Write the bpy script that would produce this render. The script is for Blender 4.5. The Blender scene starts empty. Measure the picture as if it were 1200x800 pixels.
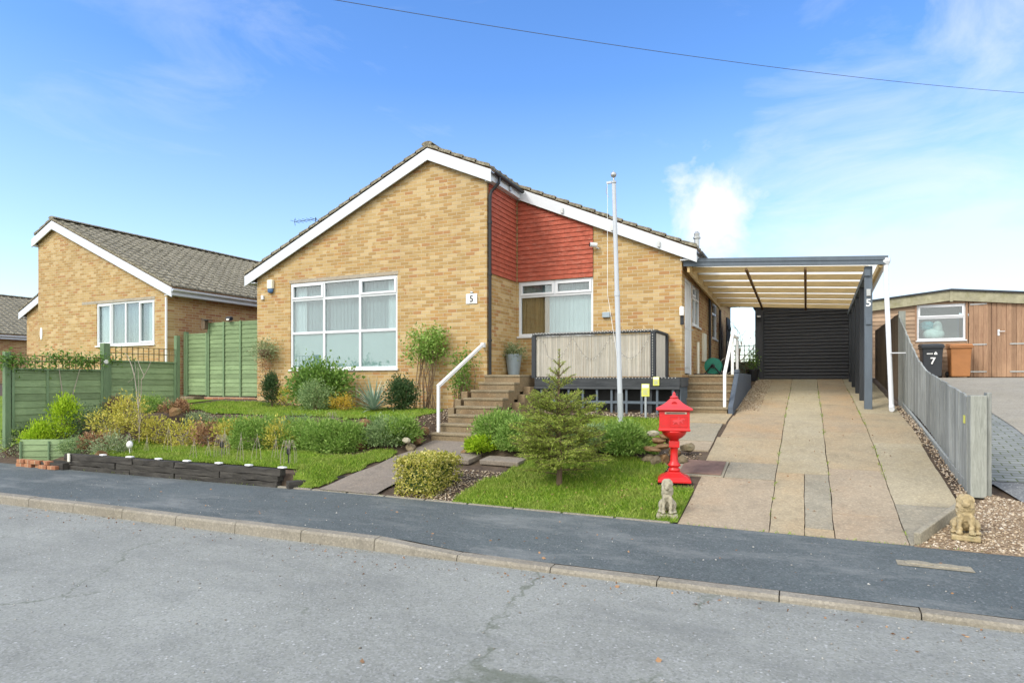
import bpy, bmesh, math, random
import numpy as np
from mathutils import Vector, Matrix
R = math.radians
rnd = random.Random(7)
nrs = np.random.RandomState(11)
sc = bpy.context.scene
COL = sc.collection

# ------------------------------------------------------------------ camera model (used to survey places)
F, V0, ZC = 740.0, 447.0, 1.65
CA, SA = math.cos(R(25)), math.sin(R(25))
def ray(px, py):
    t = (px-600)/F
    return (-SA+CA*t, CA+SA*t, (V0-py)/F)
def onY(px, py, Y):
    d = ray(px, py); s = Y/d[1]; return Vector((d[0]*s, Y, ZC+d[2]*s))
def onX(px, py, X):
    d = ray(px, py); s = X/d[0]; return Vector((X, d[1]*s, ZC+d[2]*s))

# ------------------------------------------------------------------ terrain
def interp(pts, d):
    if d <= pts[0][0]: return pts[0][1]
    for (a, za), (b, zb) in zip(pts, pts[1:]):
        if d <= b: return za+(zb-za)*(d-a)/(b-a)
    return pts[-1][1]
def sst(a, b, x):
    t = min(1, max(0, (x-a)/(b-a))); return t*t*(3-2*t)
def K(x): return 5.17+0.032*(max(-14, min(6, x))-1.3)         # kerb line
def B(x): return 6.82+0.03*min(0, max(-9, x+6))               # back of the pavement
def HK(x): return 0.115-0.07*sst(-3.8, -2.7, x)               # kerb height (dropped at the drive)
DRV = [(0, .13), (.25, .165), (2.3, .51), (4.0, .80), (4.9, .94), (6.5, 1.115), (12.2, 1.72), (16, 1.76), (40, 1.8)]
LFT = [(0, .12), (.10, .13), (.22, .34), (2.0, .44), (2.35, .55), (2.95, .95), (5.2, 1.08), (12, 1.7), (40, 1.8)]
COR = [(0, .13), (.2, .20), (.5, .42), (.95, .68), (2.1, .99), (4, 1.08), (12, 1.7), (40, 1.8)]
PTH = [(0, .13), (3.1, .56), (5.1, 1.1), (12, 1.7), (40, 1.8)]
RGT = [(0, .13), (1.85, .42), (2.55, .72), (5.3, 1.03), (12, 1.7), (40, 1.8)]
def G(x, y):
    k = K(x)
    if y <= k: return 0.0
    b = B(x)
    if y <= b: return HK(x)+(.13-HK(x))*(y-k)/(b-k)
    d = y-b
    z = interp(COR, d)
    z += (interp(LFT, d)-z)*sst(-12.1, -11.3, x)
    z += (interp(PTH, d)-z)*sst(-6.75, -6.2, x)
    z += (interp(RGT, d)-z)*sst(-5.25, -4.75, x)
    sh = .75*sst(8.1, 8.7, y)
    z += (interp(DRV, d)-z)*sst(-1.75-sh, -1.3-sh, x)
    return z
def onG(px, py):
    d = ray(px, py); s = 2.0; ps = s
    while s < 60:
        x, y, z = d[0]*s, d[1]*s, ZC+d[2]*s
        if z <= G(x, y):
            a, b = ps, s
            for _ in range(20):
                m = (a+b)/2
                if ZC+d[2]*m <= G(d[0]*m, d[1]*m): b = m
                else: a = m
            return Vector((d[0]*b, d[1]*b, ZC+d[2]*b))
        ps = s; s += .03
    return Vector((d[0]*12, d[1]*12, 1.0))

# ------------------------------------------------------------------ object helpers
ORG = {}
def tag(o, label=None, cat=None, group=None, kind=None):
    if label: o['label'] = label
    if cat: o['category'] = cat
    if group: o['group'] = group
    if kind: o['kind'] = kind
    return o
def thing(name, label, cat, loc=(0, 0, 0), group=None):
    o = bpy.data.objects.new(name, None); COL.objects.link(o)
    o.empty_display_size = .1
    o.location = loc; ORG[o.name] = Vector(loc)
    return tag(o, label, cat, group)
def link(name, me, m, parent=None, loc=None):
    o = bpy.data.objects.new(name, me); COL.objects.link(o)
    if m: me.materials.append(m)
    if parent is not None:
        o.parent = parent; ORG[o.name] = ORG[parent.name]
    else:
        o.location = loc or (0, 0, 0); ORG[o.name] = Vector(loc or (0, 0, 0))
    return o
class MB:
    def __init__(s): s.v = []; s.f = []
    def add(s, vs, fs):
        n = len(s.v); s.v += [tuple(p) for p in vs]; s.f += [tuple(i+n for i in f) for f in fs]; return s
    def box(s, x0, y0, z0, x1, y1, z1):
        v = [(x0,y0,z0),(x1,y0,z0),(x1,y1,z0),(x0,y1,z0),(x0,y0,z1),(x1,y0,z1),(x1,y1,z1),(x0,y1,z1)]
        return s.add(v, [(0,3,2,1),(4,5,6,7),(0,1,5,4),(1,2,6,5),(2,3,7,6),(3,0,4,7)])
    def hexa(s, v):
        return s.add(v, [(0,3,2,1),(4,5,6,7),(0,1,5,4),(1,2,6,5),(2,3,7,6),(3,0,4,7)])
    def ubox(s, o, u, n, u0, u1, z0, z1, n0, n1):          # box on a wall: o origin, u along it, n outwards
        o, u, n = Vector(o), Vector(u), Vector(n)
        def p(a, b, c): return o+u*a+n*b+Vector((0, 0, c))
        return s.hexa([p(u0,n0,z0),p(u1,n0,z0),p(u1,n1,z0),p(u0,n1,z0),p(u0,n0,z1),p(u1,n0,z1),p(u1,n1,z1),p(u0,n1,z1)])
    def bar(s, a, b, w, h, up=(0, 0, 1)):                  # rectangular bar from a to b
        a, b = Vector(a), Vector(b); d = (b-a).normalized(); up = Vector(up)
        if abs(d.dot(up)) > .98: up = Vector((0, 1, 0))
        x = d.cross(up).normalized(); y = x.cross(d).normalized()
        v = []
        for q in (a, b):
            for i, j in ((-1,-1),(1,-1),(1,1),(-1,1)): v.append(q+x*(w/2*i)+y*(h/2*j))
        return s.add(v, [(0,1,2,3),(7,6,5,4),(0,4,5,1),(1,5,6,2),(2,6,7,3),(3,7,4,0)])
    def tube(s, pts, r, n=8):
        pts = [Vector(p) for p in pts]; m = len(pts)
        rr = r if isinstance(r, (list, tuple)) else [r]*m
        v = []; f = []
        px = None
        for i, p in enumerate(pts):
            d = (pts[min(i+1, m-1)]-pts[max(i-1, 0)])
            d = d.normalized() if d.length > 1e-9 else Vector((0, 0, 1))
            if px is None:
                a = Vector((0, 0, 1)) if abs(d.z) < .9 else Vector((1, 0, 0))
                px = d.cross(a).normalized()
            px = (px-d*px.dot(d))
            px = px.normalized() if px.length > 1e-6 else d.orthogonal().normalized()
            py = d.cross(px)
            for k in range(n):
                an = 2*math.pi*k/n
                v.append(p+(px*math.cos(an)+py*math.sin(an))*rr[i])
        for i in range(m-1):
            for k in range(n):
                f.append((i*n+k, i*n+(k+1) % n, (i+1)*n+(k+1) % n, (i+1)*n+k))
        f.append(tuple(range(n-1, -1, -1))); f.append(tuple((m-1)*n+k for k in range(n)))
        return s.add(v, f)
    def lathe(s, prof, c, n=16, sx=1, sy=1, rot=0):        # prof: (radius, z)
        v = []; f = []; c = Vector(c)
        for r, z in prof:
            for k in range(n):
                an = 2*math.pi*(k+rot)/n
                v.append((c.x+r*sx*math.cos(an), c.y+r*sy*math.sin(an), c.z+z))
        m = len(prof)
        for i in range(m-1):
            for k in range(n):
                f.append((i*n+k, i*n+(k+1) % n, (i+1)*n+(k+1) % n, (i+1)*n+k))
        f.append(tuple(range(n-1, -1, -1))); f.append(tuple((m-1)*n+k for k in range(n)))
        return s.add(v, f)
    def ell(s, c, rx, ry, rz, n=14, m=9):
        prof = []
        for i in range(m+1):
            a = -math.pi/2+math.pi*i/m
            prof.append((max(1e-4, math.cos(a)), math.sin(a)))
        v = []; f = []
        for r, z in prof:
            for k in range(n):
                an = 2*math.pi*k/n
                v.append((c[0]+rx*r*math.cos(an), c[1]+ry*r*math.sin(an), c[2]+rz*z))
        for i in range(m):
            for k in range(n):
                f.append((i*n+k, i*n+(k+1) % n, (i+1)*n+(k+1) % n, (i+1)*n+k))
        f.append(tuple(range(n-1, -1, -1))); f.append(tuple(m*n+k for k in range(n)))
        return s.add(v, f)
    def prism(s, poly, a, b):                              # poly: points; a, b: offsets
        a, b = Vector(a), Vector(b); n = len(poly)
        v = [Vector(p)+a for p in poly]+[Vector(p)+b for p in poly]
        f = [tuple(range(n-1, -1, -1)), tuple(range(n, 2*n))]
        for i in range(n): f.append((i, (i+1) % n, n+(i+1) % n, n+i))
        return s.add(v, f)
    def build(s, name, m, parent=None, loc=None, smooth=False, bevel=0, recalc=True):
        o0 = ORG[parent.name] if parent is not None else Vector(loc or (0, 0, 0))
        me = bpy.data.meshes.new(name)
        me.from_pydata([(a-o0.x, b-o0.y, c-o0.z) for a, b, c in s.v], [], s.f)
        if recalc:
            bm = bmesh.new(); bm.from_mesh(me)
            bmesh.ops.recalc_face_normals(bm, faces=bm.faces); bm.to_mesh(me); bm.free()
        if smooth:
            for p in me.polygons: p.use_smooth = True
        o = link(name, me, m, parent, loc)
        if bevel:
            b = o.modifiers.new('bevel', 'BEVEL'); b.width = bevel; b.segments = 2; b.limit_method = 'ANGLE'
        return o
def np_mesh(name, V, Q, m, parent=None, loc=None, kind=None, per=4):
    o0 = np.array(ORG[parent.name] if parent is not None else (loc or (0, 0, 0)))
    me = bpy.data.meshes.new(name)
    V = np.asarray(V, dtype=np.float32)-o0.astype(np.float32); Q = np.asarray(Q, dtype=np.int32)
    me.vertices.add(len(V)); me.vertices.foreach_set('co', V.ravel())
    me.loops.add(Q.size); me.loops.foreach_set('vertex_index', Q.ravel())
    me.polygons.add(len(Q))
    me.polygons.foreach_set('loop_start', np.arange(0, Q.size, per, dtype=np.int32))
    me.polygons.foreach_set('loop_total', np.full(len(Q), per, dtype=np.int32))
    me.update(calc_edges=True); me.validate()
    o = link(name, me, m, parent, loc)
    if kind: o['kind'] = kind
    return o
def dup_tree(o, parent=None):
    c = o.copy(); COL.objects.link(c)
    if parent: c.parent = parent
    for ch in [q for q in bpy.data.objects if q.parent == o]: dup_tree(ch, c)
    return c

# ------------------------------------------------------------------ materials
class NT:
    def __init__(s, name):
        s.m = bpy.data.materials.new(name); s.m.use_nodes = True
        s.t = s.m.node_tree; s.t.nodes.clear()
        s.out = s.n('ShaderNodeOutputMaterial'); s.b = s.n('ShaderNodeBsdfPrincipled')
        s.l(s.b.outputs[0], s.out.inputs[0])
        s.tc = s.n('ShaderNodeTexCoord')
    def n(s, k, **kw):
        q = s.t.nodes.new(k)
        for a, b in kw.items(): setattr(q, a, b)
        return q
    def l(s, a, b): s.t.links.new(a, b)
    def put(s, sock, v):
        if isinstance(v, bpy.types.NodeSocket): s.l(v, sock)
        else: sock.default_value = v
    def math(s, op, a, b=0.0, c=0.0):
        q = s.n('ShaderNodeMath', operation=op)
        s.put(q.inputs[0], a); s.put(q.inputs[1], b); s.put(q.inputs[2], c)
        return q.outputs[0]
    def mapv(s, v=None, scale=(1, 1, 1), rot=(0, 0, 0)):
        q = s.n('ShaderNodeMapping'); s.l(v or s.tc.outputs['Object'], q.inputs[0])
        q.inputs['Scale'].default_value = scale; q.inputs['Rotation'].default_value = rot
        return q.outputs[0]
    def noise(s, scale, detail=4, rough=.6, v=None, out=0, dist=0.0):
        q = s.n('ShaderNodeTexNoise'); q.inputs['Scale'].default_value = scale
        q.inputs['Detail'].default_value = detail; q.inputs['Roughness'].default_value = rough
        q.inputs['Distortion'].default_value = dist
        s.l(v or s.tc.outputs['Object'], q.inputs['Vector']); return q.outputs[out]
    def ramp(s, fac, stops, const=False):
        q = s.n('ShaderNodeValToRGB'); s.put(q.inputs[0], fac); cr = q.color_ramp
        if const: cr.interpolation = 'CONSTANT'
        while len(cr.elements) < len(stops): cr.elements.new(.5)
        for e, (p, c) in zip(cr.elements, stops):
            e.position = p; e.color = (c, c, c, 1) if isinstance(c, (int, float)) else (*c[:3], 1)
        return q.outputs[0]
    def mix(s, fac, a, b, mode='MIX'):
        q = s.n('ShaderNodeMix', data_type='RGBA', blend_type=mode)
        s.put(q.inputs[0], fac)
        for sock, v in ((q.inputs[6], a), (q.inputs[7], b)):
            if isinstance(v, bpy.types.NodeSocket): s.l(v, sock)
            else: sock.default_value = (*v[:3], 1)
        return q.outputs[2]
    def bump(s, h, strength=.4, dist=.01):
        q = s.n('ShaderNodeBump'); q.inputs['Strength'].default_value = strength; q.inputs['Distance'].default_value = dist
        s.l(h, q.inputs['Height']); s.l(q.outputs[0], s.b.inputs['Normal'])
    def fin(s, col, rough=.8, spec=.3, metal=0):
        if isinstance(col, bpy.types.NodeSocket): s.l(col, s.b.inputs['Base Color'])
        else: s.b.inputs['Base Color'].default_value = (*col[:3], 1)
        s.put(s.b.inputs['Roughness'], rough)
        s.b.inputs['Specular IOR Level'].default_value = spec; s.b.inputs['Metallic'].default_value = metal
        return s.m
def mul(c, k): return tuple(min(1, q*k) for q in c)
def surf(name, col, rough=.7, var=.18, scale=6, bscale=60, bstr=.15, spec=.3, stretch=(1, 1, 1), metal=0, dirt=None, dirt_scale=2.5):
    """generic surface: base colour with soft mottling, optional stains, fine bump"""
    t = NT(name); v = t.mapv(scale=stretch)
    n1 = t.noise(scale, 5, .65, v)
    c = t.ramp(n1, [(.25, mul(col, 1-var)), (.5, col), (.75, mul(col, 1+var))])
    if dirt:
        d = t.ramp(t.noise(dirt_scale, 6, .7, v), [(.52, 0), (.68, 1)])
        c = t.mix(t.math('MULTIPLY', d, .75), c, dirt)
    t.bump(t.noise(bscale, 3, .6, v), bstr, .006)
    return t.fin(c, rough, spec, metal)
def brick_mat(name, axis, cols, mortar=(.50, .43, .30), L=.225, H=.075):
    t = NT(name); sp = t.n('ShaderNodeSeparateXYZ'); t.l(t.tc.outputs['Object'], sp.inputs[0])
    u = sp.outputs[0 if axis == 'x' else 1]; z = sp.outputs[2]
    # tiny waviness so that courses are not ruler straight
    w = t.math('MULTIPLY', t.math('SUBTRACT', t.noise(5, 2, .5), .5), .008)
    zz = t.math('DIVIDE', t.math('ADD', z, w), H); row = t.math('FLOOR', zz)
    off = t.math('MULTIPLY', t.math('MODULO', t.math('ABSOLUTE', row), 2.0), .5)
    uu = t.math('ADD', t.math('DIVIDE', t.math('ADD', u, w), L), off); colm = t.math('FLOOR', uu)
    fz = t.math('SUBTRACT', zz, row); fu = t.math('SUBTRACT', uu, colm)
    cmb = t.n('ShaderNodeCombineXYZ'); t.l(colm, cmb.inputs[0]); t.l(row, cmb.inputs[1])
    wn = t.n('ShaderNodeTexWhiteNoise', noise_dimensions='2D'); t.l(cmb.outputs[0], wn.inputs['Vector'])
    n = len(cols)
    # neighbouring bricks come from the same pallet: mix random with a broad noise
    rv = t.math('ADD', t.math('MULTIPLY', wn.outputs[0], .86), t.math('MULTIPLY', t.noise(1.3, 3, .6), .22))
    c = t.ramp(t.math('SUBTRACT', rv, .04), [(cols[i][0], cols[i][1]) for i in range(n)], const=True)
    c = t.mix(.15, c, (.46, .325, .145))
    fine = t.noise(38, 5, .7)
    c = t.mix(t.math('MULTIPLY', t.ramp(fine, [(.35, 0), (.7, 1)]), .35), c, t.mix(.5, c, (.16, .095, .045)))
    ez = t.math('MINIMUM', fz, t.math('SUBTRACT', 1.0, fz)); eu = t.math('MINIMUM', fu, t.math('SUBTRACT', 1.0, fu))
    ed = t.math('MINIMUM', t.math('MULTIPLY', ez, H), t.math('MULTIPLY', eu, L))
    ed2 = t.math('ADD', ed, t.math('MULTIPLY', t.math('SUBTRACT', t.noise(60, 3, .6), .5), .004))
    msk = t.ramp(t.math('MULTIPLY', ed2, 100.0), [(.35, 0), (.62, 1)])
    c = t.mix(msk, mortar, c)
    # broad weather staining
    st = t.ramp(t.noise(.9, 5, .65, t.mapv(scale=(1, 1, .5))), [(.42, 0), (.75, 1)])
    c = t.mix(t.math('MULTIPLY', st, .28), c, (.24, .155, .075))
    t.bump(t.math('ADD', msk, t.math('MULTIPLY', fine, .35)), .5, .008)
    return t.fin(c, .88, .2)
BUFF = [(0, (.43, .285, .115)), (.22, (.50, .345, .15)), (.42, (.38, .235, .085)), (.58, (.57, .42, .215)), (.72, (.45, .265, .095)), (.84, (.40, .20, .08)), (.91, (.52, .36, .17)), (.965, (.27, .135, .075))]
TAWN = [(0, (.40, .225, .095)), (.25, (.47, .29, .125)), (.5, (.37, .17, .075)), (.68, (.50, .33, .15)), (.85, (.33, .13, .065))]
M = {}
M['brick_x'] = brick_mat('buff_brick', 'x', BUFF)
M['brick_y'] = brick_mat('buff_brick_side', 'y', BUFF)
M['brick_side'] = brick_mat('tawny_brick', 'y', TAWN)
M['redbrick'] = brick_mat('red_brick', 'x', [(0, (.36, .13, .075)), (.4, (.42, .18, .10)), (.7, (.30, .10, .06))])

def asphalt(name, base, spk, crack=False, patch=None):
    t = NT(name); v = t.tc.outputs['Object']
    n1 = t.noise(.55, 6, .65); n2 = t.noise(5, 5, .7)
    c = t.ramp(n1, [(.3, mul(base, .74)), (.7, mul(base, 1.2))])
    c = t.mix(t.math('MULTIPLY', t.ramp(n2, [(.35, 0), (.75, 1)]), .35), c, mul(base, 1.35))
    vo = t.n('ShaderNodeTexVoronoi', feature='F1'); vo.inputs['Scale'].default_value = 75; t.l(v, vo.inputs['Vector'])
    sp = t.n('ShaderNodeSeparateColor'); t.l(vo.outputs['Color'], sp.inputs[0])
    c = t.mix(t.math('MULTIPLY', t.ramp(sp.outputs[0], [(.55, 0), (1, 1)]), .6), c, spk)
    c = t.mix(t.math('MULTIPLY', t.ramp(sp.outputs[1], [(.6, 0), (1, 1)]), .42), c, mul(base, .4))
    vo2 = t.n('ShaderNodeTexVoronoi', feature='F1'); vo2.inputs['Scale'].default_value = 26; t.l(v, vo2.inputs['Vector'])
    sp2 = t.n('ShaderNodeSeparateColor'); t.l(vo2.outputs['Color'], sp2.inputs[0])
    big = t.math('MULTIPLY', t.ramp(sp2.outputs[0], [(.86, 0), (.9, 1)]), t.ramp(vo2.outputs['Distance'], [(.18, 1), (.26, 0)]))
    c = t.mix(t.math('MULTIPLY', big, .8), c, mul(spk, 1.35))
    if patch:
        pt = t.ramp(t.noise(1.3, 7, .75, t.mapv(scale=(.45, 1.2, 1))), [(.50, 0), (.68, 1)])
        c = t.mix(t.math('MULTIPLY', pt, .55), c, patch)
    h = t.math('ADD', sp.outputs[0], t.math('MULTIPLY', n2, .6))
    if crack:
        wv = t.noise(1.1, 5, .7, out=1)
        va = t.n('ShaderNodeVectorMath', operation='MULTIPLY_ADD'); t.l(wv, va.inputs[0]); va.inputs[1].default_value = (1.1, 1.1, 0); t.l(v, va.inputs[2])
        vc = t.n('ShaderNodeTexVoronoi', feature='DISTANCE_TO_EDGE'); vc.inputs['Scale'].default_value = .42; t.l(va.outputs[0], vc.inputs['Vector'])
        ck = t.math('MULTIPLY', t.ramp(vc.outputs['Distance'], [(.002, 1), (.011, 0)]), t.ramp(t.noise(.8, 3, .6), [(.50, 0), (.58, 1)]))
        c = t.mix(t.math('MULTIPLY', ck, .55), c, (.07, .085, .04))
    t.bump(h, .55, .006)
    return t.fin(c, .86, .35)
M['road'] = asphalt('worn_road_asphalt', (.258, .262, .228), (.36, .36, .34), crack=True, patch=(.17, .175, .16))
M['pave'] = asphalt('dark_pavement_asphalt', (.092, .108, .105), (.17, .18, .18), patch=(.27, .275, .255))
M['tarmac'] = asphalt('drive_tarmac', (.17, .175, .175), (.36, .36, .34))
def concrete(name, base, stain=(.30, .17, .075), amt=.5, rough=.85, lich=.5):
    t = NT(name)
    c = t.ramp(t.noise(2.2, 6, .7), [(.3, mul(base, .78)), (.55, base), (.75, mul(base, 1.18))])
    c = t.mix(t.math('MULTIPLY', t.ramp(t.noise(1.1, 6, .7), [(.45, 0), (.66, 1)]), amt), c, stain)
    c = t.mix(t.math('MULTIPLY', t.ramp(t.noise(3.7, 8, .78, dist=.8), [(.5, 0), (.62, 1)]), .45), c, mul(base, .55))
    c = t.mix(t.math('MULTIPLY', t.ramp(t.noise(70, 3, .7), [(.4, 0), (.72, 1)]), .45), c, mul(base, .5))
    sp = t.math('MULTIPLY', t.ramp(t.noise(24, 4, .75), [(.64, 0), (.70, 1)]), t.ramp(t.noise(1.6, 3, .6), [(.45, 0), (.62, 1)]))
    c = t.mix(t.math('MULTIPLY', sp, lich), c, (.52, .50, .43))
    vo = t.n('ShaderNodeTexVoronoi', feature='F1'); vo.inputs['Scale'].default_value = 55; t.l(t.tc.outputs['Object'], vo.inputs['Vector'])
    sc_ = t.n('ShaderNodeSeparateColor'); t.l(vo.outputs['Color'], sc_.inputs[0])
    c = t.mix(t.math('MULTIPLY', t.ramp(sc_.outputs[0], [(.6, 0), (1, 1)]), .28), c, mul(base, 1.6))
    c = t.mix(t.math('MULTIPLY', t.ramp(sc_.outputs[1], [(.6, 0), (1, 1)]), .3), c, mul(base, .5))
    t.bump(t.math('ADD', t.noise(55, 5, .7), t.math('MULTIPLY', sc_.outputs[0], .5)), .45, .008)
    return t.fin(c, rough, .25)
M['slab_buff'] = concrete('buff_concrete', (.41, .335, .215), stain=(.36, .23, .11), amt=.5, lich=.8)
M['slab_rust'] = concrete('rusty_concrete', (.40, .315, .205), stain=(.40, .235, .10), amt=.6, lich=.8)
M['slab_pale'] = concrete('pale_concrete', (.43, .37, .25), stain=(.30, .23, .12), amt=.55, lich=.7)
M['slab_grey'] = concrete('grey_concrete', (.34, .305, .225), stain=(.27, .21, .13), amt=.5)
M['slab_pink'] = concrete('pinkish_concrete', (.40, .325, .225), stain=(.33, .22, .125), amt=.55, lich=.9)
M['slab_nb'] = concrete('neighbour_concrete', (.38, .345, .275), stain=(.27, .24, .17), amt=.5)
M['kerb'] = concrete('kerb_concrete', (.30, .27, .215), stain=(.15, .13, .085), amt=.6)
M['step'] = concrete('step_concrete', (.26, .20, .12), stain=(.21, .115, .05), amt=.6, lich=.9)
M['tread'] = concrete('tread_concrete', (.30, .245, .16), stain=(.17, .13, .07), amt=.6, lich=.9)
M['path'] = concrete('path_concrete', (.27, .23, .185), stain=(.2, .15, .10), amt=.4, lich=.8)
M['render'] = surf('slate_paint', (.085, .105, .135), .7, .15, 5, 40, .25)
M['soil'] = surf('dark_soil', (.085, .060, .040), .95, .45, 9, 50, .9, dirt=(.14, .105, .07))
M['ground'] = surf('rough_ground', (.10, .11, .045), .95, .4, 3, 40, .6)
def lawn_mat():
    t = NT('lawn_turf')
    c = t.ramp(t.noise(1.4, 6, .7), [(.3, (.13, .19, .024)), (.55, (.19, .28, .03)), (.75, (.27, .34, .055))])
    c = t.mix(t.ramp(t.noise(45, 4, .7), [(.35, .0), (.75, .6)]), c, (.055, .095, .014))
    t.bump(t.noise(80, 4, .7), .8, .02); return t.fin(c, .9, .15)
M['lawn'] = lawn_mat()
def leaf(name, stops, rough=.55, tr=.38):
    t = NT(name); g = t.n('ShaderNodeNewGeometry')
    c = t.ramp(g.outputs['Random Per Island'], stops)
    t.fin(c, rough, .3)
    tl = t.n('ShaderNodeBsdfTranslucent'); t.l(c, tl.inputs[0])
    mx = t.n('ShaderNodeMixShader'); mx.inputs[0].default_value = tr
    t.l(t.b.outputs[0], mx.inputs[1]); t.l(tl.outputs[0], mx.inputs[2]); t.l(mx.outputs[0], t.out.inputs[0])
    return t.m
M['grass'] = leaf('grass_blade', [(0, (0.121, 0.232, 0.019)), (.4, (0.206, 0.347, 0.029)), (.75, (0.314, 0.450, 0.041)), (1, (0.459, 0.515, 0.124))], .6, .3)
def straw(m):        # drier and mossier patches across the lawn
    nt_ = m.node_tree; ge = nt_.nodes.new('ShaderNodeNewGeometry'); no = nt_.nodes.new('ShaderNodeTexNoise'); no.inputs['Scale'].default_value = 1.7; no.inputs['Detail'].default_value = 5; no.inputs['Roughness'].default_value = .7
    nt_.links.new(ge.outputs['Position'], no.inputs['Vector']); ra = nt_.nodes.new('ShaderNodeValToRGB'); nt_.links.new(no.outputs[0], ra.inputs[0])
    ra.color_ramp.elements[0].position = .46; ra.color_ramp.elements[0].color = (0, 0, 0, 1); ra.color_ramp.elements[1].position = .70; ra.color_ramp.elements[1].color = (.75, .75, .75, 1)
    src = [n for n in nt_.nodes if n.type == 'VALTORGB' and n != ra][0]; mx = nt_.nodes.new('ShaderNodeMix'); mx.data_type = 'RGBA'; mx.inputs[7].default_value = (.34, .38, .09, 1)
    tg = [l.to_socket for l in src.outputs[0].links]; nt_.links.new(ra.outputs[0], mx.inputs[0]); nt_.links.new(src.outputs[0], mx.inputs[6])
    for t_ in tg: nt_.links.new(mx.outputs[2], t_)
straw(M['grass'])
M['lf_green'] = leaf('leaf_green', [(0, (0.090, 0.179, 0.030)), (.5, (0.164, 0.299, 0.053)), (1, (0.284, 0.434, 0.090))])
M['lf_dark'] = leaf('leaf_dark', [(0, (0.031, 0.077, 0.025)), (.5, (0.063, 0.119, 0.042)), (1, (0.112, 0.182, 0.063))])
M['lf_mound'] = leaf('leaf_mound', [(0, (0.140, 0.256, 0.041)), (.5, (0.250, 0.406, 0.076)), (1, (0.423, 0.570, 0.152))])
M['lf_sea'] = leaf('leaf_seagreen', [(0, (0.146, 0.244, 0.090)), (.5, (0.265, 0.380, 0.154)), (1, (0.437, 0.551, 0.244))])
M['lf_lime'] = leaf('leaf_lime', [(0, (0.217, 0.348, 0.014)), (.5, (0.392, 0.580, 0.026)), (1, (0.609, 0.783, 0.058))])
M['lf_yel'] = leaf('leaf_yellow', [(0, (0.324, 0.324, 0.049)), (.4, (0.566, 0.518, 0.082)), (.8, (0.778, 0.680, 0.162)), (1, (0.421, 0.470, 0.082))])
M['lf_gold'] = leaf('leaf_gold', [(0, (0.396, 0.252, 0.024)), (.5, (0.600, 0.408, 0.048)), (1, (0.696, 0.552, 0.108))])
M['lf_var'] = leaf('leaf_variegated', [(0, (0.125, 0.175, 0.025)), (.3, (0.375, 0.375, 0.050)), (.65, (0.650, 0.587, 0.138)), (1, (0.825, 0.750, 0.312))])
M['lf_dead'] = leaf('leaf_brown', [(0, (0.172, 0.086, 0.044)), (.5, (0.310, 0.172, 0.086)), (1, (0.483, 0.293, 0.155))], .7, .1)
M['lf_pale'] = leaf('leaf_palegreen', [(0, (0.158, 0.224, 0.092)), (.5, (0.290, 0.370, 0.172)), (1, (0.554, 0.594, 0.356))])
M['lf_blue'] = leaf('leaf_strap', [(0, (0.130, 0.221, 0.156)), (.5, (0.260, 0.364, 0.273)), (1, (0.494, 0.572, 0.429))], .45, .15)
M['needle'] = leaf('spruce_needle', [(0, (0.156, 0.218, 0.029)), (.5, (0.296, 0.382, 0.053)), (1, (0.484, 0.562, 0.106))], .6, .2)
M['bark'] = surf('bark', (.14, .095, .06), .9, .35, 20, 40, .8, stretch=(1, 1, .3))
M['twig'] = surf('pale_twig', (.36, .31, .25), .8, .25, 20, 60, .4)
M['dtwig'] = surf('brown_twig', (.17, .115, .07), .9, .3, 20, 60, .4)
def roof_mat():
    t = NT('concrete_tile')
    base = (.155, .138, .100)
    c = t.ramp(t.noise(1.6, 6, .7), [(.3, mul(base, .7)), (.5, base), (.72, mul(base, 1.45))])
    c = t.mix(t.math('MULTIPLY', t.ramp(t.noise(16, 6, .75), [(.46, 0), (.62, 1)]), .85), c, (.40, .365, .27))
    c = t.mix(t.math('MULTIPLY', t.ramp(t.noise(9, 5, .7), [(.55, 0), (.68, 1)]), .55), c, (.10, .105, .05))
    t.bump(t.noise(60, 4, .7), .5, .008); return t.fin(c, .92, .2)
M['roof'] = roof_mat()
M['hung'] = surf('red_hung_tile', (.37, .088, .052), .8, .32, 4, 30, .3, dirt=(.44, .17, .12), dirt_scale=7, stretch=(1.5, 1.5, 3))
M['white'] = surf('white_upvc', (.70, .72, .74), .4, .03, 4, 30, .03, .4)
M['fascia'] = surf('white_fascia', (.60, .63, .66), .5, .04, 1.2, 30, .04, .4)
M['black'] = surf('black_plastic', (.018, .019, .02), .45, .2, 6, 50, .05, .4)
M['grey_metal'] = surf('grey_metal', (.42, .45, .47), .4, .08, 4, 40, .05, .5, metal=.35)
M['galv'] = surf('galvanised', (.45, .46, .45), .45, .12, 8, 40, .1, .5, metal=.6)
M['lintel'] = concrete('concrete_lintel', (.42, .37, .29), amt=.3)
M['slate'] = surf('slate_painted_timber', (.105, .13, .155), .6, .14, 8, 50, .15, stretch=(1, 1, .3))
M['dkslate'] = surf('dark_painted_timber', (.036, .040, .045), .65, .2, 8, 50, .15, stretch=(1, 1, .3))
M['shut'] = surf('dark_roller_shutter', (.042, .043, .048), .42, .03, .6, 60, .0, .45)
M['pine'] = surf('pine_joist', (.62, .45, .22), .7, .22, 3, 30, .15, stretch=(1, 9, 9))
M['dpine'] = surf('stained_timber', (.17, .10, .045), .7, .25, 3, 30, .15, stretch=(9, 1, 9))
def sheet_mat():
    t = NT('polycarbonate'); t.fin((.80, .82, .80), .35, .4)
    tl = t.n('ShaderNodeBsdfTranslucent'); tl.inputs[0].default_value = (.98, .96, .88, 1)
    mx = t.n('ShaderNodeMixShader'); mx.inputs[0].default_value = .88
    t.l(t.b.outputs[0], mx.inputs[1]); t.l(tl.outputs[0], mx.inputs[2]); t.l(mx.outputs[0], t.out.inputs[0]); return t.m
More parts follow.
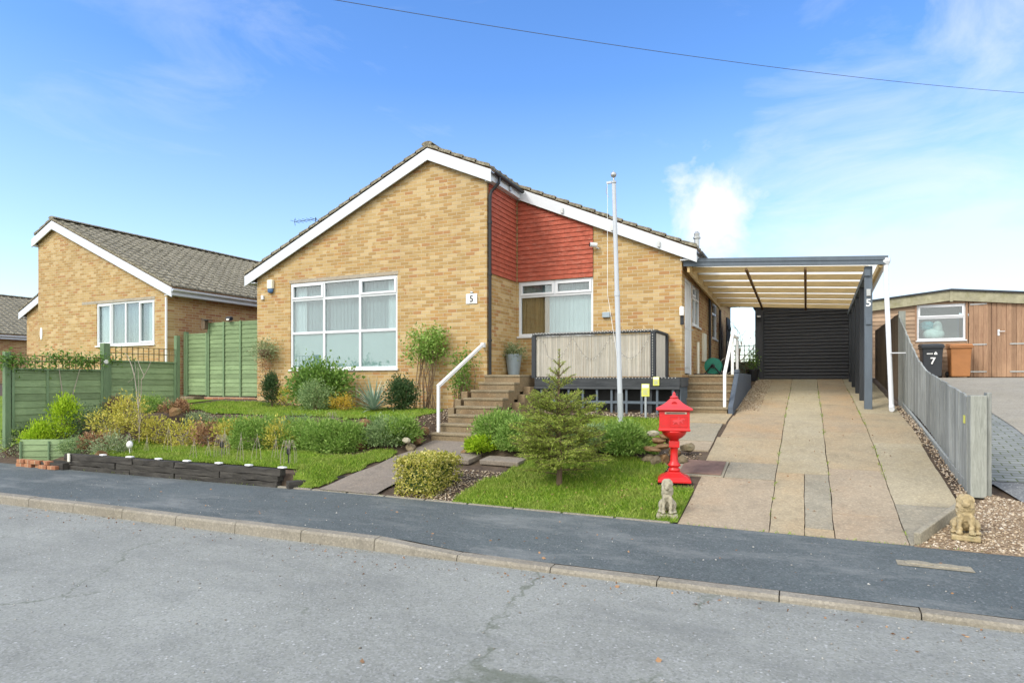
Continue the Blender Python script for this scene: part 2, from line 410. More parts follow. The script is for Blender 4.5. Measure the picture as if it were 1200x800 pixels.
M['sheet'] = sheet_mat()
def glass_mat(name, ior=1.9, tint=(.86, .92, .92)):
    t = NT(name); t.t.nodes.remove(t.b)
    tr = t.n('ShaderNodeBsdfTransparent'); tr.inputs[0].default_value = (*tint, 1)
    gl = t.n('ShaderNodeBsdfGlossy'); gl.inputs['Roughness'].default_value = .015
    lw_ = t.n('ShaderNodeLayerWeight'); lw_.inputs[0].default_value = .5
    fr = t.n('ShaderNodeMath', operation='MULTIPLY_ADD'); t.l(t.math('POWER', lw_.outputs['Facing'], 3.5), fr.inputs[0]); fr.inputs[1].default_value = .8; fr.inputs[2].default_value = .11
    bp = t.n('ShaderNodeBump'); bp.inputs['Strength'].default_value = .02; t.l(t.noise(1.2, 2, .5), bp.inputs['Height'])
    t.l(bp.outputs[0], gl.inputs['Normal'])
    mx = t.n('ShaderNodeMixShader'); t.l(fr.outputs[0], mx.inputs[0]); t.l(tr.outputs[0], mx.inputs[1]); t.l(gl.outputs[0], mx.inputs[2])
    t.l(mx.outputs[0], t.out.inputs[0]); return t.m
M['glass'] = glass_mat('window_glass', 2.1)
M['blind'] = surf('white_blind', (.52, .57, .58), .8, .05, 3, 30, .05)
M['frost'] = surf('frosted_film', (.36, .45, .445), .6, .05, 2, 30, .05)
M['shade'] = surf('grey_blind', (.26, .31, .325), .8, .06, 3, 30, .05)
M['curt'] = surf('tan_curtain', (.42, .25, .11), .9, .3, 3, 30, .2, stretch=(6, 6, .4))
M['room'] = surf('room_wall', (.34, .33, .31), .9, .05)
def wood(name, c1, c2, stretch, plank=None, knots=True):
    t = NT(name); v = t.mapv(scale=stretch)
    c = t.ramp(t.noise(2.2, 6, .7, v, dist=.6), [(.28, c1), (.72, c2)])
    c = t.mix(t.math('MULTIPLY', t.ramp(t.noise(9, 5, .7, v), [(.5, 0), (.72, 1)]), .5), c, mul(c1, .55))
    c = t.mix(t.math('MULTIPLY', t.ramp(t.noise(1.1, 5, .7), [(.5, 0), (.7, 1)]), .35), c, mul(c2, 1.2))
    g = t.n('ShaderNodeNewGeometry')
    k = t.ramp(g.outputs['Random Per Island'], [(0, .78), (1, 1.18)])
    c = t.mix(1.0, c, k, 'MULTIPLY')
    t.bump(t.noise(6, 6, .7, v), .4, .008); return t.fin(c, .85, .2)
M['gfence'] = wood('green_stained_board', (.15, .215, .105), (.26, .35, .185), (1.2, 1.2, 9))
M['gpost'] = wood('green_stained_post', (.135, .21, .115), (.21, .30, .165), (7, 7, .8))
M['trellis'] = wood('brown_trellis', (.15, .11, .05), (.24, .20, .10), (6, 6, 6))
M['silver'] = wood('silvered_board', (.19, .20, .18), (.37, .38, .35), (9, 9, .9))
M['silverpost'] = wood('silvered_post', (.25, .26, .22), (.42, .43, .38), (9, 9, .9))
M['brfence'] = wood('brown_board', (.085, .062, .04), (.17, .125, .085), (9, 9, .9))
M['sleeper'] = wood('dark_sleeper', (.022, .020, .018), (.10, .092, .078), (.8, 9, 9))
M['cedar'] = wood('cedar_board', (.23, .135, .085), (.38, .245, .155), (8, 8, .6))
M['clad'] = wood('cedar_cladding', (.30, .20, .13), (.46, .33, .225), (1, 8, 9))
M['deck'] = wood('dark_deck_board', (.040, .044, .048), (.085, .09, .094), (1, 9, 9))
M['reed'] = wood('reed', (.40, .37, .31), (.62, .595, .53), (26, 26, 1.0))
M['fibre'] = surf('lichened_fibre_cement', (.33, .31, .21), .9, .25, 5, 50, .5, dirt=(.20, .19, .08), dirt_scale=4)
M['red'] = surf('red_enamel', (.60, .016, .016), .38, .10, 5, 30, .08, .5, dirt=(.42, .03, .025), dirt_scale=9)
M['redlid'] = surf('faded_red_enamel', (.60, .055, .06), .5, .10, 6, 30, .1, .4)
M['brass'] = surf('pale_slot_plate', (.45, .36, .27), .4, .15, 6, 30, .1, .5, metal=.3)
def stone(name, c, d, lic=(.45, .43, .33)):
    t = NT(name)
    q = t.ramp(t.noise(7, 6, .7), [(.3, mul(c, .65)), (.5, c), (.75, d)])
    q = t.mix(t.math('MULTIPLY', t.ramp(t.noise(3, 5, .7), [(.55, 0), (.7, 1)]), .6), q, (.10, .11, .04))
    q = t.mix(t.math('MULTIPLY', t.ramp(t.noise(12, 5, .7), [(.6, 0), (.7, 1)]), .6), q, lic)
    t.bump(t.noise(18, 6, .75), .8, .02); return t.fin(q, .92, .2)
M['rock'] = stone('ironstone', (.21, .125, .06), (.34, .22, .12))
M['rockg'] = stone('mossy_stone', (.20, .16, .10), (.30, .26, .17))
M['lionst'] = stone('cast_stone', (.40, .36, .26), (.52, .48, .37))
M['liony'] = stone('sandy_cast_stone', (.45, .35, .19), (.56, .45, .28))
def pebble(name, stops):
    t = NT(name); g = t.n('ShaderNodeNewGeometry')
    return t.fin(t.ramp(g.outputs['Random Per Island'], stops), .85, .3)
M['pebble'] = pebble('gravel_stone', [(0, (.16, .11, .07)), (.35, (.34, .25, .16)), (.7, (.48, .38, .26)), (1, (.62, .55, .44))])
M['grit'] = pebble('road_grit', [(0, (.13, .11, .08)), (.6, (.38, .36, .32)), (1, (.6, .58, .52))])
M['gravelbed'] = surf('gravel_bed', (.26, .19, .12), .95, .5, 40, 60, 1.0)
M['manhole'] = surf('rusty_cover', (.20, .125, .095), .7, .3, 8, 40, .3)
M['binblk'] = surf('bin_charcoal', (.032, .036, .042), .5, .12, 4, 60, .08, .4)
M['binbrn'] = surf('bin_brown', (.36, .155, .055), .55, .12, 4, 60, .08, .4)
M['paintw'] = surf('white_paint', (.80, .80, .78), .6, .04, 6, 40, .05)
M['polew'] = surf('weathered_white_pole', (.50, .53, .56), .5, .06, 3, 40, .05)
M['ink'] = surf('black_paint', (.02, .02, .022), .6, .1)
M['hose'] = surf('green_hose_plastic', (.012, .20, .13), .45, .15, 6, 40, .05, .4)
M['yelsign'] = surf('yellow_sign', (.62, .62, .13), .5, .08, 6, 40, .03)
M['zinc'] = surf('zinc_planter', (.33, .40, .44), .45, .08, 4, 30, .05, .4, metal=.2)
M['bluecap'] = surf('blue_plastic', (.06, .13, .26), .4, .05)
M['cream'] = surf('cream_plastic', (.72, .70, .58), .5, .04)
M['bulb'] = surf('clear_bulb', (.75, .74, .68), .3, .02)
M['wire'] = surf('cable_sheath', (.10, .11, .13), .6, .1)
M['teal'] = surf('teal_fabric', (.18, .46, .50), .9, .3, 6, 20, .3)
M['cushion'] = surf('pale_fabric', (.55, .66, .62), .9, .2, 6, 20, .3)

# ------------------------------------------------------------------ setting: ground, road, pavement, kerb
def struct(o): o['kind'] = 'structure'; return o
def grid_sheet(name, xs, ys, zf, m, cond=None):
    mb = MB(); idx = {}
    def vid(i, j):
        if (i, j) not in idx:
            idx[(i, j)] = len(mb.v); mb.v.append((xs[i], ys[j], zf(xs[i], ys[j])))
        return idx[(i, j)]
    for i in range(len(xs)-1):
        for j in range(len(ys)-1):
            if cond and not cond((xs[i]+xs[i+1])/2, (ys[j]+ys[j+1])/2): continue
            mb.f.append((vid(i, j), vid(i+1, j), vid(i+1, j+1), vid(i, j+1)))
    return mb.build(name, m, recalc=False)
def fr(a, b, s):
    n = max(1, int(round((b-a)/s))); return [a+(b-a)*i/n for i in range(n+1)]
xs = [-900, -400, -150, -80, -50, -38]+fr(-30, -15, 1.5)+fr(-14.6, 8, .14)+[10, 14, 20, 30, 50, 90, 150, 400, 900]
ys = [-900, -300, -80, -30, -10, 0, 3, 4.2]+fr(4.6, 13.6, .12)+fr(14.2, 24, .7)+[28, 36, 60, 120, 300, 900]
def gz(x, y):
    k = K(x)
    if y < k+.2: return -.12
    if y < B(x)-.02: return G(x, y)-.12
    return G(x, y)-(.012 if -14.2 < x < -1.25 else .03)
struct(grid_sheet('ground', xs, ys, gz, M['soil']))
def strip(name, yl, yh, zf, xsr, m, n=1):
    mb = MB()
    for i, x in enumerate(xsr):
        for k in range(n+1):
            y = yl(x)+(yh(x)-yl(x))*k/n; mb.v.append((x, y, zf(x, y)))
    for i in range(len(xsr)-1):
        for k in range(n):
            a = i*(n+1)+k; mb.f.append((a, a+n+1, a+n+2, a+1))
    return struct(mb.build(name, m, recalc=False))
rx = [-120, -60, -30]+fr(-20, 12, .5)+[20, 60, 120]
strip('road', lambda x: -9, lambda x: K(x)+.01, lambda x, y: 0.0, rx, M['road'], 4)
strip('pavement', lambda x: K(x)+.13, lambda x: B(x)+.03, lambda x, y: G(x, y)+.001, rx, M['pave'], 6)
# kerb: one run of separate stones with open joints
mb = MB(); x = -22.0
while x < 9:
    L = .905; x2 = x+L
    g = .0025
    v = []
    for (xx, hh) in ((x+g, HK(x+g)), (x2-g, HK(x2-g))):
        k = K(xx); j = rnd.uniform(-.003, .003)
        v.append([(xx, k, -.1), (xx, k+.01, hh-.022+j), (xx, k+.028, hh+j), (xx, k+.13, hh+.004+j), (xx, k+.13, -.1)])
    a, b = v; n = len(mb.v); mb.v += a+b
    for i in range(4): mb.f.append((n+i, n+i+1, n+5+i+1, n+5+i))
    mb.f.append((n, n+4, n+9, n+5)); mb.f.append((n, n+1, n+2, n+3, n+4)); mb.f.append((n+9, n+8, n+7, n+6, n+5))
    x = x2+.004
struct(mb.build('kerb', M['kerb']))

# edging strip between pavement and garden
mb = MB()
for x in fr(-6.9, -1.3, .6)[:-1]:
    mb.hexa([(x+.003, B(x)+.01, .0), (x+.597, B(x+.6)+.01, .0), (x+.597, B(x+.6)+.055, .0), (x+.003, B(x)+.055, .0),
             (x+.003, B(x)+.01, .145), (x+.597, B(x+.6)+.01, .145), (x+.597, B(x+.6)+.055, .15), (x+.003, B(x)+.055, .15)])
struct(mb.build('pavement_edging', M['kerb'], bevel=.006))

# driveway: concrete bays with joints
def bay(x0, x1, y0, y1, m, name='driveway', off=.0, th=.05, skew=0, g=.0045):
    mb = MB(); yy = fr(y0+g, y1-g, .12)
    fx0 = x0 if callable(x0) else (lambda y: x0); fx1 = x1 if callable(x1) else (lambda y: x1)
    for y in yy:
        a, b = fx0(y), fx1(y)
        a += g+.005*math.sin(y*1.3+a*37)+.003*math.sin(y*5.3+a*11)+rnd.uniform(-.0025, .0025); b += -g+.005*math.sin(y*1.3+b*37)+.003*math.sin(y*5.3+b*11)+rnd.uniform(-.0025, .0025)
        z = G(0, y)+off
        mb.v += [(a, y, z), (b, y, z), (a, y, z-th), (b, y, z-th)]
    for i in range(len(yy)-1):
        k = i*4
        mb.f += [(k, k+1, k+5, k+4), (k, k+4, k+6, k+2), (k+1, k+3, k+7, k+5)]
    mb.f += [(0, 2, 3, 1)]; k = (len(yy)-1)*4; mb.f += [(k, k+1, k+3, k+2)]
    return struct(mb.build(name, m))
DX = [-1.25, -.35, .25, .87]
ye = 6.86
bay(DX[0], DX[1], ye, 8.55, M['slab_pink']); bay(DX[0]+.28, DX[1], 8.55, 9.25, M['slab_grey'], off=.004)
bay(DX[0]-.05, DX[1], 9.25, 10.6, M['slab_buff']); bay(DX[0], DX[1], 10.6, 12.4, M['slab_rust']); bay(-1.22, DX[1], 12.4, 14.6, M['slab_rust'])
bay(-1.22, DX[1], 14.6, 18.98, M['slab_buff'])
bay(DX[1], -.02, ye, 8.9, M['slab_buff']); bay(-.02, DX[2], ye+.22, 8.9, M['slab_grey']); bay(-.02, DX[2], ye, ye+.22, M['slab_buff'])
bay(DX[1], DX[2], 8.9, 12.1, M['slab_pale']); bay(DX[1], DX[2], 12.1, 14.4, M['slab_pale']); bay(DX[1], DX[2], 14.4, 18.98, M['slab_pale'])
bay(DX[2], DX[3], ye, 7.55, M['slab_pink']); bay(DX[2], DX[3], 7.55, 9.2, M['slab_pink']); bay(DX[2], DX[3], 9.2, 11.2, M['slab_buff'])
bay(DX[2], DX[3], 11.2, 14.0, M['slab_rust']); bay(DX[2], DX[3], 14.0, 18.98, M['slab_rust'])
bay(DX[3], lambda y: min(1.5, .9+(y-6.86)*.52), ye, 8.0, M['slab_grey']); bay(DX[3], lambda y: 1.48, 8.0, 10.6, M['slab_pale']); bay(DX[3], 1.5, 10.6, 13.0, M['slab_buff'])
bay(DX[3], 1.52, 13.0, 18.98, M['slab_pale'])
# small kerb along the splayed corner of the drive
mb = MB(); mb.bar((.93, 6.9, .19), (1.50, 7.98, .37), .06, .12); struct(mb.build('drive_edging', M['slab_grey'], bevel=.01))
# slabs between the drive and the side steps
for (x0, x1, y0, y1, m) in ((-2.0, -1.32, 10.3, 11.55, 'slab_grey'), (-2.28, -1.27, 11.6, 12.6, 'slab_buff'), (-1.9, -1.32, 9.75, 10.27, 'slab_pink')):
    bay(x0, x1, y0, y1, M[m], off=.008)

# neighbour's drive
def nstrip(x0, x1, m, off, y0=6.9, y1=23.2):
    mb = MB(); yy = fr(y0, y1, .4)
    for i, y in enumerate(yy):
        t = (y-y0)/(y1-y0)
        mb.v += [(x0[0]+(x0[1]-x0[0])*t, y, G(3, y)+off), (x1[0]+(x1[1]-x1[0])*t, y, G(3, y)+off)]
    for i in range(len(yy)-1): mb.f.append((2*i, 2*i+1, 2*i+3, 2*i+2))
    return mb
struct(nstrip((1.72, 1.72), (12, 12), None, .002, 8.9).build('neighbour_driveway', M['tarmac'], recalc=False))
struct(nstrip((2.3, 1.9), (8, 8), None, .001, 7.3, 9.1).build('neighbour_driveway', M['tarmac'], recalc=False))
t = NT('block_paving'); bt = t.n('ShaderNodeTexBrick'); t.l(t.tc.outputs['Object'], bt.inputs['Vector'])
bt.inputs['Scale'].default_value = 1; bt.inputs['Brick Width'].default_value = .21; bt.inputs['Row Height'].default_value = .105; bt.inputs['Mortar Size'].default_value = .008
for k, c in (('Color1', (.27, .28, .27)), ('Color2', (.20, .21, .205)), ('Mortar', (.10, .12, .05))): bt.inputs[k].default_value = (*c, 1)
t.bump(bt.outputs['Fac'], .4, -.01); M['block'] = t.fin(bt.outputs['Color'], .9, .2)
struct(nstrip((1.9, 2.3), (2.75, 3.1), None, .010, 9.0).build('block_paving', M['block'], recalc=False))
struct(nstrip((2.77, 3.12), (6.4, 7.2), None, .010, 9.0).build('concrete_drive', M['slab_nb'], recalc=False))

# lawns (turf sheets laid over the soil) and their grass
def path_l(y): return -6.22
def lawn_sheet(name, poly_cond, x0, x1, y0, y1, step=.09):
    return struct(grid_sheet(name, fr(x0, x1, step), fr(y0, y1, step), lambda x, y: G(x, y)+.012, M['lawn'], poly_cond))
def wob(x, y): return .10*math.sin(x*3.1+y*1.7)+.06*math.sin(x*7.3-y*5.1)
def c_low_left(x, y):  # strip between the sleepers and the rockery, and its tongue down to the pavement
    b = B(x)
    if x > -6.28+.05*math.sin(y*9): return False
    if x < -6.75: return b+.36 < y < b+1.55+wob(x, y)
    return b+.06 < y < b+2.0+wob(x, y)
def c_up_left(x, y): return x < -6.75+wob(x, y)*.6 and y > B(x)+3.0+wob(x, y)*.7 and y < 11.35+wob(x, y)*.5
def c_right(x, y):
    b = B(x); lim = 8.95+wob(x, y)
    if x > -1.27: return False
    if x < -3.9: return y > b+.06 and y < 7.75+wob(x, y) and (x > -4.05)
    if x > -1.75 and y > 8.0: return False
    return y > b+.06 and y < lim
def c_up_right(x, y): return -4.6 < x < -2.0 and 9.4+wob(x, y) < y < 11.55+wob(x, y)*.5
def c_right2(x, y): return -4.05 < x < -3.75+wob(x, y)*.3 and B(x)+.15 < y < 7.6 and (x+4.05)*1.3 > (7.3-y)*0.5
LAWNS = [('lawn', c_low_left, -11.6, -6.2, 6.7, 9.0), ('lawn', c_up_left, -13.4, -6.5, 9.4, 11.6), ('lawn', c_right, -4.1, -1.25, 6.8, 9.2), ('lawn', c_up_right, -4.7, -1.9, 9.4, 11.8)]
for nme, c, x0, x1, y0, y1 in LAWNS: lawn_sheet(nme, c, x0, x1, y0, y1, .06)
def c_nb(x, y): return True
struct(grid_sheet('lawn', fr(-26, -14.05, .6), fr(6.9, 11.7, .3), lambda x, y: G(x, y)+.01, M['lawn']))
def blades(P, H, W, lean, rs):
    n = len(P); a = rs.rand(n)*2*np.pi; b = rs.rand(n)*2*np.pi
    h = H*(.45+.9*rs.rand(n)); w = W*(.7+.6*rs.rand(n)); ln = lean*(.2+rs.rand(n))*h
    dx, dy = np.cos(a)*w/2, np.sin(a)*w/2
    bx, by = np.cos(b)*ln, np.sin(b)*ln
    V = np.zeros((n, 4, 3)); z = P[:, 2]
    V[:, 0] = np.stack([P[:, 0]-dx, P[:, 1]-dy, z-.005], 1); V[:, 1] = np.stack([P[:, 0]+dx, P[:, 1]+dy, z-.005], 1)
    V[:, 2] = np.stack([P[:, 0]+bx*.5+dx*.7, P[:, 1]+by*.5+dy*.7, z+h*.6], 1)
    V[:, 3] = np.stack([P[:, 0]+bx, P[:, 1]+by, z+h], 1)
    return V.reshape(-1, 3), np.arange(4*n).reshape(-1, 4)
GL = {0: 'low front', 1: 'upper', 2: 'right', 3: 'back'}
glab = ['short green grass of the strip behind the black sleepers', 'short green grass of the upper lawn under the bungalow window', 'short green grass around the little spruce', 'short green grass below the reed screened deck']
for i, (nme, c, x0, x1, y0, y1) in enumerate(LAWNS):
    n = int((x1-x0)*(y1-y0)*([5200, 2600, 6500, 3200][i]))
    q = nrs.rand(n, 2); X = x0+(x1-x0)*q[:, 0]; Y = y0+(y1-y0)*q[:, 1]
    P = np.array([(a, b, G(a, b)+.01) for a, b in zip(X, Y) if c(a, b) and math.sin(a*5.3+b*3)+math.sin(b*7.7-a*4)+nrs.rand()*2.5 > -1.0])
    V, Q = blades(P, .045, .009, .9, nrs)
    o = np_mesh('grass', V, Q, M['grass'], kind='stuff'); tag(o, glab[i], 'grass')

# ------------------------------------------------------------------ bungalow kit
SL = .44
U, DN = Vector((1, 0, 0)), Vector((0, -1, 0))
def text_mesh(txt, size, m, parent, pos, u=(1, 0, 0), n=(0, -1, 0), ext=.002, name='number', bold=0, sx=1.0):
    cu = bpy.data.curves.new('t', 'FONT'); cu.body = txt; cu.size = size; cu.extrude = ext; cu.offset = bold
    cu.align_x = 'CENTER'; cu.align_y = 'CENTER'
    o = bpy.data.objects.new('t', cu); COL.objects.link(o)
    dg = bpy.context.evaluated_depsgraph_get(); me = bpy.data.meshes.new_from_object(o.evaluated_get(dg))
    bpy.data.objects.remove(o); u = Vector(u); n = Vector(n); pos = Vector(pos)
    o0 = ORG[parent.name]
    for v in me.vertices:
        q = v.co; p = pos+u*(q.x*sx)+Vector((0, 0, q.y))+n*q.z; v.co = p-o0
    me.materials.clear(); me.name = name
    return link(name, me, m, parent)

def window(parent, o, u, n, u0, u1, z0, z1, vs, hs, sashes=(), backs=(), fw=.055, sill=True, name='window', white='white', depth=.07):
    """vs/hs: lists of bars (position, start, end). sashes: cells with an opening light. backs: (u0,u1,z0,z1,mat,dist)"""
    f = MB(); n0, n1 = -.09, -.09+depth
    f.ubox(o, u, n, u0, u0+fw, z0, z1, n0, n1); f.ubox(o, u, n, u1-fw, u1, z0, z1, n0, n1)
    f.ubox(o, u, n, u0+fw, u1-fw, z0, z0+fw, n0, n1); f.ubox(o, u, n, u0+fw, u1-fw, z1-fw, z1, n0, n1)
    for (p, a, b) in vs: f.ubox(o, u, n, p-fw*.55, p+fw*.55, a, b, n0+.002, n1-.002)
    for (p, a, b) in hs: f.ubox(o, u, n, a, b, p-fw*.55, p+fw*.55, n0+.004, n1-.004)
    w = f.build(name, M[white], parent, bevel=.006)
    if sashes:
        for (a, b, c, d) in sashes:
            s = MB(); k = .05
            s.ubox(o, u, n, a, a+k, c, d, n1-.03, n1+.02); s.ubox(o, u, n, b-k, b, c, d, n1-.03, n1+.02)
            s.ubox(o, u, n, a+k, b-k, c, c+k, n1-.03, n1+.02); s.ubox(o, u, n, a+k, b-k, d-k, d, n1-.03, n1+.02)
            s.build('opening_sash', M[white], w, bevel=.005)
    g = MB(); g.ubox(o, u, n, u0+fw*.8, u1-fw*.8, z0+fw*.8, z1-fw*.8, -.062, -.052); g.build('pane', M['glass'], w)
    for (a, b, c, d, m, dist) in backs:
        q = MB()
        if m in ('blind', 'shade', 'curt'):      # pleated cloth
            k = max(4, int((b-a)/.05)); oo, uu, nn = Vector(o), Vector(u), Vector(n); vv = []
            for i in range(k*2+1):
                p = a+(b-a)*i/(2*k); dd = -dist-(.010 if i % 2 else 0)-.006*math.sin(i*1.7)
                vv += [oo+uu*p+nn*dd+Vector((0, 0, c)), oo+uu*p+nn*dd+Vector((0, 0, d))]
            q.add(vv, [(2*i, 2*i+2, 2*i+3, 2*i+1) for i in range(2*k)]); q.build('curtain', M[m], w, recalc=False)
        else:
            q.ubox(o, u, n, a, b, c, d, -dist-.01, -dist); q.build('window_film' if m == 'frost' else 'inner_wall', M[m], w)
    if sill:
        s = MB(); s.ubox(o, u, n, u0-.03, u1+.03, z0-.045, z0-.002, -.08, .04); s.build('window_sill', M[white], w, bevel=.006)
    return w

def gable_wall(mb, o, u, n, u0, u1, z0, top, holes, th=.22, brk=()):
    """wall between u0 and u1 whose top follows top(u); holes (a,b,c,d)"""
    cuts = sorted(set([u0, u1]+[h[0] for h in holes]+[h[1] for h in holes]+[b for b in brk if u0 < b < u1]))
    o, u, n = Vector(o), Vector(u), Vector(n)
    def p(a, z, d): return o+u*a+n*d+Vector((0, 0, z))
    def slab(a, b, za, zb, ta, tb):
        mb.hexa([p(a, za, 0), p(b, za, 0), p(b, za, -th), p(a, za, -th), p(a, ta, 0), p(b, tb, 0), p(b, tb, -th), p(a, ta, -th)])
    for a, b in zip(cuts, cuts[1:]):
        m = (a+b)/2; hs = sorted([h for h in holes if h[0] < m < h[1]], key=lambda h: h[2]); z = z0
        for h in hs:
            if h[2] > z: slab(a, b, z, z, h[2], h[2])
            z = h[3]
        slab(a, b, z, z, top(a), top(b))

def tile_slope(mb, sgn, rx_, ridge_z, eave, yfront, yback, cw=.335, tw=.30):
    """courses of profiled tiles; sgn=+1 right slope. yfront(x) gives the verge position"""
    run = cw/math.sqrt(1+SL*SL); n = int(math.ceil(eave/run))
    prof = [(0, .030), (.10, .028), (.2, .008), (.45, .0), (.75, .0), (.9, .012)]
    for i in range(n):
        xa = eave-i*run; xb = max(0.0, xa-run-.03)           # lower, upper (distance from ridge)
        yf = yfront(sgn*(xa-.02)); yb = yback
        st = (i % 2)*tw*.5*0
        yy = [yf]; hh = [prof[0][1]]; k = math.floor((yf-st)/tw)
        while True:
            for q, h in prof:
                y = st+k*tw+q*tw
                if yf+.01 < y < yb-.01: yy.append(y); hh.append(h)
            k += 1
            if st+k*tw > yb: break
        yy.append(yb); hh.append(.03)
        base = len(mb.v); m = len(yy)
        jl = rnd.uniform(-.003, .003)
        za = ridge_z-SL*xa; zb = ridge_z-SL*xb
        for y, h in zip(yy, hh):
            j = rnd.uniform(-.002, .002)
            mb.v += [(rx_+sgn*xa, y, za-.012), (rx_+sgn*xa, y, za+.032+h+jl+j), (rx_+sgn*xb, y, zb+.002+h)]
        for a in range(m-1):
            p = base+3*a
            mb.f += [(p, p+3, p+4, p+1), (p+1, p+4, p+5, p+2)]
        mb.v.append((rx_+sgn*xb, yf, zb-.03)); mb.f.append((base, base+1, base+2, len(mb.v)-1))
        mb.v.append((rx_+sgn*xb, yb, zb-.03)); p = base+3*(m-1); mb.f.append((p, len(mb.v)-1, p+2, p+1))
def gutter(mb, a, b, r=.055):
    a, b = Vector(a), Vector(b); d = (b-a).normalized(); x = d.cross(Vector((0, 0, 1))).normalized()
    k = 8; base = len(mb.v)
    for q in (a, b):
        for rr in (r, r-.006):
            for i in range(k+1):
                an = math.pi+math.pi*i/k
                mb.v.append(tuple(q+x*(rr*math.cos(an))+Vector((0, 0, rr*math.sin(an)))))
    m = k+1
    for s in (0, m):
        for i in range(k): mb.f.append((base+s+i, base+s+i+1, base+2*m+s+i+1, base+2*m+s+i))
    for e in (0, 2*m):
        for i in range(k): mb.f.append((base+e+i, base+e+i+1, base+e+m+i+1, base+e+m+i))
    mb.f.append((base, base+m, base+3*m, base+2*m)); mb.f.append((base+k, base+m+k, base+3*m+k, base+2*m+k))

def bungalow(name, label, cx, fy, notch_sgn, notch_x, wing_dy, wL, wR, depth, RZ=6.83, ev=5.58, gz_=.9):
    """symmetric gabled roof with a notch at the front on one side; returns root"""
    root = thing(name, label, 'bungalow', (cx, fy, 0))
    s = notch_sgn
    def top(u): return RZ-.12-SL*abs(u)
    return root, top
def barge(mb, cx, y, xa, xb, RZ, hi=.055, h=.26, th=.03):
    """white board from distance xa to xb (signed) below the tiles at plane y"""
    za, zb = RZ-SL*abs(xa)-hi, RZ-SL*abs(xb)-hi
    mb.hexa([(cx+xa, y, za-h), (cx+xb, y, zb-h), (cx+xb, y+th, zb-h), (cx+xa, y+th, za-h), (cx+xa, y, za), (cx+xb, y, zb), (cx+xb, y+th, zb), (cx+xa, y+th, za)])
def ridge_caps(mb, cx, y0, y1, RZ):
    y = y0; k = 9
    while y < y1:
        e = min(y+.45, y1); base = len(mb.v)
        for q, r in ((y, .125), (e-.004, .118)):
            for i in range(k+1):
                an = math.pi*i/k*1.0
                mb.v.append((cx+math.cos(an)*r*1.15, q, RZ-.01+math.sin(an)*r*.55))
            mb.v.append((cx, q, RZ-.05))
        m = k+2
        for i in range(k): mb.f.append((base+i, base+i+1, base+m+i+1, base+m+i))
        mb.f.append(tuple(base+i for i in range(m))); mb.f.append(tuple(base+m+i for i in range(m-1, -1, -1)))
        y = e

